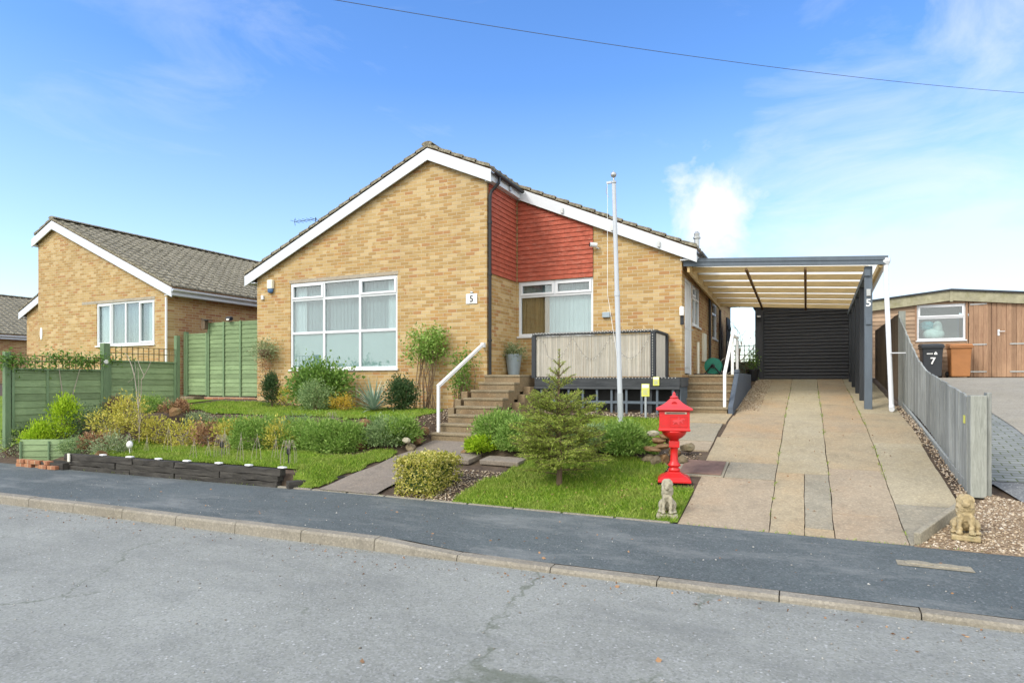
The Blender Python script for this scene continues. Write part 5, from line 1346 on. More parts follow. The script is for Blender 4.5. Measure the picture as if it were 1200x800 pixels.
# ------------------------------------------------------------------ green fences
FX = -13.8
def lap_panel(mb, o, u, n, w, z0, z1, bh=.135):
    z = z0; o, u, n = Vector(o), Vector(u), Vector(n)
    def p(a, zz, d): return o+u*a+n*d+Vector((0, 0, zz))
    while z < z1-.02:
        t_ = min(z+bh+.02, z1); j = rnd.uniform(-.004, .004)
        mb.hexa([p(0, z+j, .022), p(w, z+rnd.uniform(-.004, .004), .022), p(w, z, .008), p(0, z, .008), p(0, t_, .006), p(w, t_, .006), p(w, t_, -.004), p(0, t_, -.004)])
        z += bh
gf = thing('trellis_fence', 'green lapped panel fence topped with trellis at the left boundary', 'fence', (FX, 8.6, .9))
uy = Vector((0, 1, 0)); ux = Vector((1, 0, 0))
for (ya, yb, z0_, z1_, zt_) in ((6.90, 8.62, .74, 1.88, 2.16), (8.76, 10.36, 1.03, 2.09, 2.42)):
    m = MB(); lap_panel(m, (FX, ya, 0), uy, ux, yb-ya, z0_, z1_); pn = m.build('panel', M['gfence'], gf)
    m = MB()
    for t_ in (0, .36, 1): y = ya+.02+(yb-ya-.04)*t_; m.box(FX+.02, y-.02, z0_, FX+.045, y+.02, z1_)
    m.box(FX-.01, ya, z1_, FX+.05, yb, z1_+.03); m.build('batten', M['gpost'], pn)
    m = MB()
    for y in fr(ya+.03, yb-.03, .125): m.box(FX+.0, y-.008, z1_+.03, FX+.016, y+.008, zt_)
    for z in fr(z1_+.05, zt_, .125)[1:]: m.box(FX+.018, ya, z-.008, FX+.032, yb, z+.008)
    m.build('trellis', M['trellis'], pn)
for (y, w, z0_, z1_) in ((6.83, .10, .4, 2.22), (8.69, .14, .85, 2.48), (10.42, .10, .95, 2.76)):
    m = MB(); m.box(FX-w/2, y-w/2, z0_, FX+w/2, y+w/2, z1_); ps = m.build('post', M['gpost'], gf, bevel=.008)
    if w > .12:
        c = MB(); c.tube([(FX+w/2, y-.03, 2.08), (FX+w/2+.03, y-.03, 2.08)], .045, 14); c.build('socket', M['paintw'], ps)
GYY = 12.35
g2 = thing('garden_gate', 'tall green boarded gate and panel between the two bungalows', 'gate', (-14.4, GYY, 1.2))
for (xa, xb, z0_, z1_) in ((-15.92, -15.08, 1.28, 3.0), (-15.06, -12.9, 1.26, 3.28)):
    m = MB(); lap_panel(m, (xa, GYY, 0), ux, DN, xb-xa, z0_, z1_, .12); pn = m.build('panel', M['gfence'], g2)
    for x in ((xa+.03, xb-.03) if xb < -14.5 else (xa+.03, xa+.62, xa+1.25, xb-.03)):
        m = MB(); m.box(x-.024, GYY-.05, z0_-.02, x+.024, GYY-.024, z1_+.01); m.build('batten', M['gpost'], pn)
m = MB(); m.box(-16.02, GYY-.05, 1.0, -15.93, GYY+.05, 3.06); m.build('post', M['gpost'], g2)
bw = thing('brick_plinth', 'low red brick plinth under the green gate', 'wall', (-14, GYY-.1, 1.0))
m = MB(); m.box(-15.0, GYY-.2, .95, -12.8, GYY-.06, 1.23); m.build('wall', M['redbrick'], bw)
sb = thing('stone_step', 'rough grey stone step beside the green gate plinth', 'step', (-15.3, GYY-.4, 1.0))
m = MB(); m.box(-15.9, GYY-.45, .9, -15.1, GYY-.06, 1.24); m.build('upper_block', M['rockg'], sb, bevel=.02); m = MB(); m.box(-15.6, GYY-.95, .85, -14.9, GYY-.47, 1.12); m.build('lower_block', M['rockg'], sb, bevel=.02)
q = onY(244, 378, GYY); bh_ = thing('bird_box', 'small brown bird box on top of the green gate post', 'bird box', (q.x, GYY-.05, 3.1))
m = MB(); m.box(q.x-.07, GYY-.17, 3.10, q.x+.07, GYY-.055, 3.34); m.build('box', M['brfence'], bh_); m = MB(); m.bar((q.x-.05, GYY-.11, 3.37), (q.x+.2, GYY-.11, 3.33), .18, .02); m.build('roof', M['black'], bh_)
q = onY(271, 376, GYY); fl = thing('floodlight', 'small black security light clipped on top of the green gate', 'light', (q.x, GYY-.05, 3.29))
m = MB(); m.hexa([(q.x-.08, GYY-.12, 3.30), (q.x+.08, GYY-.12, 3.28), (q.x+.08, GYY, 3.32), (q.x-.08, GYY, 3.34), (q.x-.11, GYY-.1, 3.40), (q.x+.06, GYY-.1, 3.39), (q.x+.06, GYY, 3.41), (q.x-.11, GYY, 3.42)]); m.build('housing', M['black'], fl, bevel=.01)
m = MB(); m.box(q.x-.03, GYY-.137, 3.305, q.x+.06, GYY-.122, 3.35); m.build('lens', M['bulb'], fl)
# climber on the trellis
cb = thing('climber', 'leafy climber trained along the top of the green trellis', 'climber', (FX+.1, 7.6, .8)); rs = np.random.RandomState(44)
P = []
for (y, z, n, sy) in ((6.85, 2.05, 330, .18), (7.25, 1.98, 70, .2), (7.75, 2.10, 330, .22), (8.2, 2.06, 320, .18), (8.5, 2.15, 120, .15), (8.9, 2.2, 60, .2)):
    P.append(np.array([FX+.06, y, z])+rs.normal(size=(n, 3))*np.array([.05, sy, .085]))
P = np.concatenate(P); D = rs.normal(size=P.shape); V, Q = leaves(P, D, .07, .032, rs); np_mesh('foliage', V, Q, M['lf_green'], cb)
m = MB(); m.tube([(FX+.12, 7.75, .72), (FX+.08, 7.78, 1.4), (FX+.05, 7.72, 2.0)], [.012, .010, .006], 6); m.tube([(FX+.12, 8.0, .75), (FX+.09, 7.95, 1.3), (FX+.07, 8.15, 2.0)], [.010, .009, .005], 6); m.tube([(FX+.04, 6.8, 2.0), (FX+.05, 7.6, 2.08), (FX+.05, 8.6, 2.1)], .006, 5); m.build('stem', M['twig'], cb)

# green planter board, bricks, loose sleepers at the left corner
pb = thing('planter_board', 'low green boarded edge retaining the corner bed', 'planter', (-12.4, 6.95, .2))
a = Vector((-12.95, 6.63, 0)); b = Vector((-11.85, 7.2, 0)); d = (b-a).normalized(); nn = Vector((d.y, -d.x, 0))
m = MB(); lap_panel(m, a, d, nn, (b-a).length, .18, .60, .11); m.build('board', M['gfence'], pb)
m = MB()
for t_ in (.02, .42, .98): q = a+d*((b-a).length*t_); m.bar(q+nn*.03+Vector((0, 0, .1)), q+nn*.03+Vector((0, 0, .57)), .03, .03)
m.build('stake', M['gpost'], pb)
m0 = None
for i in range(9):
    x = -12.75+.24*(i % 5)+rnd.uniform(-.03, .03); y = 6.54+.05*rnd.random(); z = .13+.068*(i//5)
    m = MB(); m.box(-.105, -.05, 0, .105, .05, .064); o = m.build('brick', M['redbrick'], None, bevel=.006); o.location = (x, y, z); o.rotation_euler = (0, 0, rnd.uniform(-.2, .2))
    tag(o, 'loose orange brick at the pavement edge left of the sleepers', 'brick', 'loose bricks at the corner bed')
# raised bed of railway sleepers
def sleeper(x0, x1, z0, z1, label, y=None, thick=.12, yaw=None):
    yy = B((x0+x1)/2)+.02 if y is None else y
    m = MB(); L = x1-x0; n = 8; rs_ = random.Random(int((x0+z0)*1000))
    ring = []
    for i in range(n+1):
        x = -L/2+L*i/n; j = [rs_.uniform(-.012, .012) for _ in range(4)]
        ring += [(x, 0+j[0], j[1]), (x, thick, 0), (x, thick, z1-z0), (x, j[2], z1-z0+j[3]*.7)]
    f = [(0, 1, 2, 3), tuple(4*n+k for k in (3, 2, 1, 0))]
    for i in range(n):
        for k in range(4): f.append((4*i+k, 4*i+4+k, 4*i+4+(k+1) % 4, 4*i+(k+1) % 4))
    m.add(ring, f); o = m.build('sleeper', M['sleeper'], None, bevel=.008)
    o.location = ((x0+x1)/2, yy, z0); sl_ = (B(x1)-B(x0))/L; o.rotation_euler = (0, 0, math.atan(sl_) if yaw is None else yaw)
    return tag(o, label, 'sleeper', 'black sleepers edging the raised bed')
sleeper(-11.60, -10.05, .115, .20, 'lowest black sleeper at the left end of the wall')
sleeper(-10.03, -9.02, .115, .20, 'short lowest sleeper left of the middle of the wall')
sleeper(-9.0, -6.92, .115, .20, 'lowest black sleeper at the right end of the wall')
sleeper(-11.66, -10.40, .203, .295, 'middle row sleeper at the left end of the wall')
sleeper(-10.38, -8.05, .203, .295, 'long weathered middle row sleeper in the centre')
sleeper(-8.03, -6.90, .203, .295, 'middle row sleeper at the right end of the wall')
sleeper(-11.72, -9.98, .298, .395, 'top row sleeper carrying the white tag at the left')
sleeper(-9.96, -9.02, .298, .39, 'short top row sleeper between two longer ones')
sleeper(-9.0, -6.86, .298, .385, 'long top row sleeper at the right end of wall')
sleeper(-6.87, -5.98, .13, .235, 'single sleeper running back from the right end of wall', y=7.15, yaw=R(62), thick=.12)
for i, (xa, lab) in enumerate(((-12.25, 'loose grey topped sleeper lying left of the wall'), )):
    sleeper(xa, xa+.66, .12, .24, lab, y=6.56, thick=.30)
m = MB(); m.box(-11.58, B(-11.5)-.012, .27, -11.52, B(-11.5)+.004, .41); tag(m.build('tag', M['cream'], None), 'cream paper tag on the left end of the top sleeper', 'tag')
for i, px in enumerate((128, 158, 190, 222, 258, 292, 330)):
    x = gy(px, 6.86); m = MB(); m.box(-.06, -.035, 0, .06, .035, .022); o = m.build('solar_panel_light', M['paintw'], None, bevel=.006); o.location = (x, B(x)+.08, .40); o.rotation_euler.z = rnd.uniform(-.2, .2)
    tag(o, 'small white block light lying on top of the sleepers', 'light', 'white block lights on the sleepers')
# wire hoops and pale dead stems in the bed
wl_ = []
for i, px in enumerate((150, 171, 196, 226, 243, 262, 281, 300, 322)):
    x = gy(px, 7.25+.2*(i % 3)); y = 7.25+.2*(i % 3); z = G(x, y); m = MB(); w = .07+.05*rnd.random(); h = .26+.22*rnd.random(); pts = []
    for k in range(9):
        a = math.pi*k/8; pts.append((x-w*math.cos(a)+.04*math.sin(a*2), y+.03*math.sin(a), z-.02+h*math.sin(a)**.7))
    m.tube(pts, .003, 5); m.tube([(x, y, z-.02), (x+.03, y, z+h*1.1)], .003, 5)
    tag(m.build('wire_hoop', M['twig'], None, loc=(x, y, z)), 'thin pale wire hoop standing in the grass behind the sleepers', 'hoop', 'wire hoops behind the sleepers')
for (px, Y, lab) in ((338, 7.3, 'dark stake light with wire shade at the right end of bed'), (260, 7.5, 'small dark stake light in the middle of the bed'), (389, 9.3, 'thin stake light standing on the bank above the mounds')):
    x, y, z = at(px, Y); t_ = thing('stake_light', lab, 'light', (x, y, z), 'stake lights in the garden bed')
    m = MB(); m.tube([(x, y, z-.03), (x, y, z+.26)], .008, 6); m.build('stake', M['black'], t_); m = MB(); m.lathe([(.02, .18), (.03, .20), (.03, .26), (.012, .28)], (x, y, z), 10); m.build('lamp', M['black'], t_)
    m = MB()
    for k in range(9):
        a = 2*math.pi*k/9; m.tube([(x+.01*math.cos(a), y+.01*math.sin(a), z+.28), (x+.07*math.cos(a), y+.07*math.sin(a), z+.40), (x+.12*math.cos(a), y+.12*math.sin(a), z+.20), (x+.12*math.cos(a), y+.12*math.sin(a), z+.0)], .0025, 4)
    m.build('spray', M['twig'], t_)
x, y, z = at(152, 7.2); m = MB(); m.ell((x, y, z+.19), .055, .05, .065); m.tube([(x, y, z-.02), (x, y, z+.15)], .006, 5); tag(m.build('white_ornament', M['paintw'], None, loc=(x, y, z)), 'small white ornament on a stem near the sleeper end', 'ornament')

# ------------------------------------------------------------------ rocks
def rock(label, x, y, z, sx, sy, sz, mat, seed, group=None, rz=0):
    rs_ = np.random.RandomState(seed); bm = bmesh.new(); bmesh.ops.create_icosphere(bm, subdivisions=3, radius=1)
    pl = [(rs_.normal(size=3), .62+.25*rs_.rand()) for _ in range(9)]
    for v in bm.verts:
        c = np.array(v.co)
        for nn_, dd in pl:
            nn2 = nn_/np.linalg.norm(nn_); q = c.dot(nn2)
            if q > dd: c = c-nn2*(q-dd)
        c += .025*np.sin(c[[1, 2, 0]]*9+seed)
        v.co = c*np.array([sx, sy, sz])
    me = bpy.data.meshes.new('rock'); bm.to_mesh(me); bm.free()
    for p in me.polygons: p.use_smooth = False
    o = link('rock', me, M[mat], None, (x, y, z)); o.rotation_euler = (rs_.normal()*.15, rs_.normal()*.15, rz or rs_.rand()*3)
    return tag(o, label, 'rock', group)
rk = [(423, 8.95, 9, 'rock', .05, 'lower brown stone in the rockery gap below the window'), (429, 9.25, 9, 'rock', .28, 'tall ochre stone standing at the top of the rockery gap'), (417, 9.3, 6, 'rock', .16, 'small brown stone left of the tall ochre stone'), (424, 9.1, 7, 'rockg', .20, 'flat stone in the middle of the rockery gap'),
      (482, 9.15, 8, 'rockg', .06, 'moss covered stone beside the path left edge'), (490, 9.5, 8, 'rock', .10, 'rusty edging stone beside the lowest front step'), (498, 9.85, 7, 'rock', .12, 'edging stone nearest the handrail post'), (476, 9.05, 5, 'lionst', .22, 'pale white stone on the bank near the path'),
      (330, 8.75, 8, 'rock', .18, 'dark rockery stone among the green mounds'), (235, 8.75, 7, 'rock', .20, 'dark rockery stone among the yellow shrubs'), (205, 8.85, 8, 'rock', .22, 'brown rockery stone above the yellow shrubs on the left'),
      (556, 9.15, 9, 'rock', .10, 'dark craggy stone at the right foot of the front steps'), (545, 9.0, 5, 'rock', .02, 'small stone beside the path right edge'), (603, 9.75, 4, 'lionst', .2, 'small white stone above the right mound')]
for i, (px, Y, w, m_, dz, lab) in enumerate(rk):
    x, y, z = at(px, Y); s_ = W_(px, Y, w); rock(lab, x, y, z+dz*.9, s_*1.05, s_*.9, s_*.75, m_, 200+i, 'rockery stones')
rock('brown rock in the corner bed beside the planter board', *at(118, 6.95), .16, .12, .11, 'rock', 411, 'rockery stones')
# stone pile by the post box: stack of flat slabs
rs = random.Random(5); pile = []
cnt = 0
labs = ['mossy boulder at the bottom left of the stone pile', 'rusty boulder at the bottom right of the stone pile', 'round mossy boulder in front of the stone pile', 'flat tilted slab on the front of the stone pile', 'flat brown slab in the middle of the stone pile', 'small red brown slab right of the pile middle', 'upper flat slab on the stone pile', 'thin slab near the top of the stone pile', 'white topped stone crowning the pile', 'brown stone at the back of the pile', 'dark stone low at the right of the pile behind post', 'mossy stone between the pile and the slabs']
spec = [(760, 548, 9, 8, 'rockg', 9.0), (778, 543, 9, 8, 'rock', 9.05), (769, 540, 10, 9, 'rockg', 8.95), (764, 526, 12, 3, 'rock', 9.0), (776, 523, 11, 4, 'rock', 9.1), (790, 529, 8, 6, 'rock', 9.1), (771, 516, 10, 4, 'rock', 9.2), (779, 511, 7, 4, 'rock', 9.25), (765, 508, 8, 4, 'lionst', 9.3), (786, 517, 8, 7, 'rock', 9.35), (798, 543, 9, 7, 'rockg', 9.1), (806, 524, 9, 6, 'rockg', 9.5)]
for i, (px, py, w, h, m_, Y) in enumerate(spec):
    q = onY(px, py, Y); k = W_(px, Y, 1); zz = max(q.z, G(q.x, Y)+h*k*.4); rock(labs[i], q.x, Y, zz, w*k, max(w*.7, 6)*k*1.2, h*k, m_, 300+i, 'stones of the rock pile')
# edging stones on lawn (flat stepping slabs right of path)
for i, (px, py, w, d, lab) in enumerate(((590, 543, 26, .3, 'flat grey stepping slab right of the path'), (545, 540, 14, .4, 'brown flat slab joining the path to the lawn'))):
    q = onG(px, py); k = W_(px, q.y, 1); m = MB(); m.box(-w*k, -d/2, -.03, w*k, d/2, .045); o = m.build('paving_slab', M['path'], None, bevel=.012); o.location = (q.x, q.y, q.z+.03); o.rotation_euler = (R(7), 0, rnd.uniform(-.1, .1)); tag(o, lab, 'slab')

# front path
def psheet():
    yy = fr(B(-5.6)+.02, 9.9, .15); mb_ = MB()
    for y in yy:
        w0 = -6.18-.02*math.sin(y*6); w1 = -5.20+.03*math.sin(y*5)
        for k in range(7): x = w0+(w1-w0)*k/6; mb_.v.append((x, y, interp(PTH, y-B(x))+.022))
    for i in range(len(yy)-1):
        for k in range(6): a = 7*i+k; mb_.f.append((a, a+1, a+8, a+7))
    return struct(mb_.build('front_path', M['path'], recalc=False))
psheet()
mm = MB()
# soil chips around the hedge
# ------------------------------------------------------------------ post box
pbx, pby, pbz = onG(790, 563)
pb = thing('post_box', 'ornate red pillar letter box with pointed lid on a pedestal', 'post box', (pbx, pby, pbz))
S4 = math.sqrt(2)
yaw = R(12)
def sq(prof, name, mat, par, n=4, bev=.006, sx=1, sy=1, smooth=False):
    m = MB(); m.lathe([(r*(S4 if n == 4 else 1), z) for r, z in prof], (0, 0, 0), n, sx, sy, .5 if n == 4 else 0)
    ca, sa = math.cos(yaw), math.sin(yaw)
    m.v = [(pbx+a*ca-b*sa, pby+a*sa+b*ca, pbz+c) for a, b, c in m.v]
    return m.build(name, mat, par, bevel=bev, smooth=smooth)
sq([(.205, 0), (.205, .035), (.19, .045), (.165, .07), (.12, .095), (.085, .12), (.072, .135)], 'base', M['red'], pb)
sq([(.062, .13), (.075, .15), (.078, .165), (.06, .185), (.055, .2), (.078, .215), (.082, .235), (.062, .255), (.052, .285), (.046, .40), (.05, .47), (.062, .485), (.062, .50)], 'column', M['red'], pb, n=20, bev=0, smooth=True)
sq([(.066, .48), (.066, .575)], 'collar', M['red'], pb, bev=.01)
sq([(.05, .575), (.062, .60), (.10, .625), (.14, .665), (.158, .705), (.16, .72)], 'bowl', M['red'], pb, n=24, bev=0, smooth=True)
bd = sq([(.19, .72), (.198, .73), (.198, .745), (.188, .755), (.188, 1.0), (.198, 1.01)], 'body', M['red'], pb, sy=.8)
ld = sq([(.205, 1.012), (.225, 1.018), (.228, 1.04), (.21, 1.05), (.15, 1.085), (.10, 1.125), (.062, 1.165), (.045, 1.185)], 'lid', M['redlid'], pb, sy=.82)
sq([(.045, 1.185), (.058, 1.195), (.045, 1.21), (.024, 1.222), (.018, 1.24), (.024, 1.25), (.012, 1.265), (.003, 1.28)], 'finial', M['redlid'], ld, n=16, bev=0, smooth=True)
def face(name, mat, par, poly, z0, d0, d1, yoff=-.1504):
    m = MB(); m.prism([(a, yoff, z0+b) for a, b in poly], (0, -d0, 0), (0, -d1, 0)); ca, sa = math.cos(yaw), math.sin(yaw)
    m.v = [(pbx+a*ca-b*sa, pby+a*sa+b*ca, pbz+c) for a, b, c in m.v]; return m.build(name, mat, par)
face('slot_plate', M['brass'], bd, [(-.12, 0), (.15, 0), (.15, .028), (-.12, .028)], .965, 0, .008)
face('slot', M['ink'], bd, [(-.10, .008), (.13, .008), (.13, .018), (-.10, .018)], .965, .009, .012)
# door panel outline and mounted rider relief
fo = [(-.05, -.07), (.15, -.07), (.15, .07), (-.05, .07)]
for (a, b, c, d) in ((-.06, -.075, .155, -.069), (-.06, .069, .155, .075), (-.06, -.068, -.054, .068), (.149, -.068, .155, .068)): face('door_trim', M['red'], bd, [(a, b), (c, b), (c, d), (a, d)], .86, 0, .006)
horse = [(-.055, -.01), (-.075, -.045), (-.065, -.048), (-.045, -.015), (-.02, -.012), (.0, -.045), (.012, -.045), (.008, -.012), (.028, .0), (.05, -.03), (.06, -.026), (.045, .008), (.052, .024), (.075, .02), (.08, .028), (.058, .046), (.04, .038), (.026, .024), (.012, .026), (.014, .05), (.006, .064), (-.006, .06), (-.008, .028), (-.045, .026), (-.07, .01), (-.078, .016), (-.07, -.002)]
face('emblem', M['redlid'], bd, [(a+.05, b) for a, b in horse], .862, 0, .008)
m = MB(); m.lathe([(.035, 0), (.035, .012), (.028, .012), (.028, .006), (.001, .006)], (0, 0, 0), 20)
ca, sa = math.cos(yaw), math.sin(yaw); out = []
for a, b, c in m.v:
    q = Vector((a, -.115-c*.75+b*-.55+.02, 1.105+b*.82+c*.6)); out.append((pbx+q.x*ca-q.y*sa, pby+q.x*sa+q.y*ca, pbz+q.z))
m.v = [(a, b, c) for a, b, c in out]; m.build('lid_badge', M['redlid'], ld)

pb.scale = (1, 1, .90)
# ------------------------------------------------------------------ stone lions (seated)
def lion(label, x, y, z, H, yaw, mat, slim=1.0):
    t_ = thing('lion_statue', label, 'statue', (x, y, z), 'seated stone lions by the driveway'); k = H/.40; m = MB()
    E = [((0, .03, .115), .085, .095, .10), ((0, -.02, .20), .075, .07, .10), ((0, -.035, .27), .083, .07, .075), ((0, -.055, .325), .062, .06, .062), ((0, -.105, .305), .034, .035, .028), ((0, -.04, .365), .05, .045, .035),
         ((.05, -.09, .055), .026, .028, .07), ((-.05, -.09, .055), .026, .028, .07), ((.048, -.075, .14), .03, .032, .06), ((-.048, -.075, .14), .03, .032, .06), ((.052, -.11, .018), .032, .045, .02), ((-.052, -.11, .018), .032, .045, .02),
         ((.085, .03, .075), .04, .075, .065), ((-.085, .03, .075), .04, .075, .065), ((.10, -.045, .02), .03, .055, .022), ((-.10, -.045, .02), .03, .055, .022), ((.05, -.03, .365), .02, .014, .016), ((-.05, -.03, .365), .02, .014, .016), ((0, -.02, .33), .082, .05, .07), ((.07, .09, .03), .018, .06, .018), ((0, -.02, .235), .088, .065, .06), ((.02, -.113, .337), .012, .012, .008), ((-.02, -.113, .337), .012, .012, .008), ((0, -.135, .315), .014, .012, .011)]
    ca, sa = math.cos(yaw), math.sin(yaw)
    for c, a, b, d in E: m.ell((c[0]*slim, c[1], c[2]), a*slim, b, d, 14, 8)
    m.v = [(x+(a*ca-b*sa)*k, y+(a*sa+b*ca)*k, z+(c+.03)*k) for a, b, c in m.v]
    o = m.build('body', mat, t_, smooth=True)
    rm = o.modifiers.new('remesh', 'REMESH'); rm.mode = 'VOXEL'; rm.voxel_size = .0075*k; rm.use_smooth_shade = True
    tx_ = bpy.data.textures.new('mane', 'CLOUDS'); tx_.noise_scale = .035; dm_ = o.modifiers.new('carve', 'DISPLACE'); dm_.texture = tx_; dm_.strength = .022; dm_.mid_level = .5
    m = MB(); m.hexa([(x+(a*ca-b*sa)*k, y+(a*sa+b*ca)*k, z+c*k) for c in (-.02, .032) for (a, b) in ((-.12, -.16), (.12, -.16), (.12, .12), (-.12, .12))]); m.build('plinth', mat, t_, bevel=.01)
q = onG(782, 603); lion('grey weathered seated stone lion on the lawn by the drive', q.x, q.y, q.z, .38, R(10), M['lionst'], .82)
q = onG(1131, 629); lion('sandy seated stone lion on the gravel below the fence post', q.x, q.y, q.z+.01, .375, R(-8), M['liony'])

# ------------------------------------------------------------------ flagpole
fpx, fpy = -2.98, 10.95; fz = G(fpx, fpy); fp = thing('flagpole', 'slim silver flagpole with ball finial in front of the deck', 'flagpole', (fpx, fpy, fz)); lean = -.13
def fpp(h): return (fpx+lean*h/4.4, fpy, fz+h)
m = MB(); m.tube([fpp(-.05), fpp(.55)], .052, 14); m.build('sleeve', M['grey_metal'], fp)
m = MB(); m.tube([fpp(.55), fpp(2.3), fpp(2.34), fpp(4.28)], [.044, .044, .040, .036], 14); m.tube([fpp(2.27), fpp(2.36)], .05, 14); m.build('pole', M['polew'], fp)
m = MB(); m.tube([fpp(4.28), fpp(4.31)], .048, 12); c = fpp(4.30); m.bar((c[0]-.13, c[1], c[2]), (c[0]+.03, c[1], c[2]), .04, .035); pl = m.build('truck', M['grey_metal'], fp)
m = MB(); m.tube([fpp(4.30), fpp(4.38)], .016, 8); c = fpp(4.43); m.ell(c, .055, .055, .05); m.tube([fpp(4.47), fpp(4.50)], [.012, .004], 8); m.build('finial', M['galv'], fp, smooth=True)
m = MB(); c = fpp(4.30); m.tube([(c[0]-.11, c[1]-.02, c[2]), (c[0]-.10, c[1]-.05, c[2]-2), (fpx-.05, c[1]-.055, fz+1.2)], .004, 5); m.build('halyard', M['paintw'], fp)
m = MB(); m.tube([(c[0]-.12, c[1], c[2]-.05), (c[0]-.14, c[1], c[2]-.16), (c[0]-.10, c[1], c[2]-.26)], .008, 5); m.build('clip', M['galv'], fp)

# ------------------------------------------------------------------ planter on the landing
q = onY(603, 438, 12.72); px_, py_ = -5.62, 12.9; pz = 1.792
x_ = gy(602, py_); pt = thing('planter', 'tall tapered pale blue planter on the front landing', 'planter', (x_, py_, pz))
m = MB(); m.lathe([(.125, 0), (.13, .01), (.185, .44), (.195, .445), (.195, .47), (.18, .47), (.175, .44), (.02, .43)], (x_, py_, pz), 24); m.build('pot', M['zinc'], pt)
rs = np.random.RandomState(3); P = np.array([x_, py_, pz+.52])+rs.normal(size=(750, 3))*np.array([.13, .10, .09]); P[:200, 0] -= .12; D = unit(P-np.array([x_, py_, pz+.4]))+rs.normal(size=P.shape)*.6; V, Q = leaves(P, D, .07, .022, rs); np_mesh('foliage', V, Q, M['lf_pale'], pt)

# ------------------------------------------------------------------ hose reel, mat and planter by the side door
hx, hy = -1.95, 15.4; q = onY(836, 430, hy)
hx = q.x; hz = 1.80
hs = thing('hose_reel', 'round green hose reel standing by the side door', 'hose reel', (hx, hy, hz))
m = MB(); m.lathe([(.02, -.12), (.185, -.11), (.195, -.10), (.195, -.085), (.10, -.08), (.10, .08), (.195, .085), (.195, .10), (.185, .11), (.02, .12)], (0, 0, 0), 32); m.v = [(hx+a, hy+c, hz+.21+b) for a, b, c in m.v]; dr = m.build('drum', M['hose'], hs)
m = MB(); m.lathe([(.05, -.13), (.05, .13)], (0, 0, 0), 12); m.v = [(hx+a, hy+c, hz+.21+b) for a, b, c in m.v]; m.build('hub', M['black'], dr)
m = MB()
for r_ in range(4):
    pts = [(hx+0.14*math.cos(a), hy-.06+.03*r_+.001*k, hz+.21+0.14*math.sin(a)) for k, a in enumerate(fr(0, 2*math.pi, .3))]; m.tube(pts, .016, 6)
m.build('hose', M['hose'], hs)
m = MB(); m.tube([(hx-.2, hy-.16, hz), (hx, hy-.16, hz+.24), (hx+.2, hy-.16, hz)], .016, 8); m.tube([(hx-.2, hy+.16, hz), (hx, hy+.16, hz+.24), (hx+.2, hy+.16, hz)], .016, 8); m.build('stand', M['black'], hs)
m = MB()
pts = [(hx+.26+.14*math.cos(a), hy+.25, hz+.22+.19*math.sin(a)) for a in fr(0, 2*math.pi, .25)]; m.tube(pts, .012, 6); tag(m.build('coiled_hose', M['twig'], None, loc=(hx+.36, hy+.25, hz)), 'coil of pale hose hanging beside the green reel', 'hose')
m = MB(); m.box(-2.2, 14.0, 1.796, -1.85, 14.7, 1.82); tag(m.build('door_mat', M['black'], None, loc=(-2, 14.3, 1.796)), 'black doormat outside the white side door', 'doormat')
m = MB(); m.tube([(-2.24, 14.85, 1.80), (-2.24, 14.85, 2.55)], .03, 8); tag(m.build('waste_pipe', M['cream'], None, loc=(-2.24, 14.85, 1.8)), 'short cream pipe standing against the side wall', 'pipe')
x, y = gy(882, 18.6), 18.6; z = G(0, y); pt = thing('planter', 'black plant pot with small shrub beside the garage pillar', 'planter', (x, y, z))
m = MB(); m.lathe([(.12, 0), (.17, .28), (.18, .28), (.18, .31), (.02, .30)], (x, y, z), 16); m.build('pot', M['black'], pt)
rs = np.random.RandomState(6); P = np.array([x, y, z+.55])+rs.normal(size=(420, 3))*np.array([.09, .09, .17]); V, Q = leaves(P, rs.normal(size=P.shape)+np.array([0, 0, .5]), .06, .024, rs); np_mesh('foliage', V, Q, M['lf_green'], pt)
shrub('shrub', 'pale leafy bush in the gap behind the carport', 'shrub', (gy(876, 22.6), 22.6, 1.7), .45, .4, .75, M['lf_pale'], 900, .05, .02, 30, seed=95)
# bare tree far behind in the gap
x, y = gy(866, 31), 31.0; bt_ = thing('bare_tree', 'bare twiggy tree far behind the carport gap', 'tree', (x, y, 1.7)); m = MB(); rs = np.random.RandomState(2)
def grow(a, d, L, r, lv):
    b = a+d*L; m.tube([tuple(a), tuple(b)], [r, r*.6], 5)
    if lv == 0: return
    for k in range(3):
        dd = d+rs.normal(size=3)*.55; dd[2] = abs(dd[2])*.8+.15; dd /= np.linalg.norm(dd); grow(a+(b-a)*(.55+.45*rs.rand()), dd, L*.66, r*.55, lv-1)
grow(np.array([x, y, 1.7]), np.array([0, 0, 1.0]), 1.5, .05, 5); m.build('trunk', M['twig'], bt_, recalc=False)
tag(bt_)

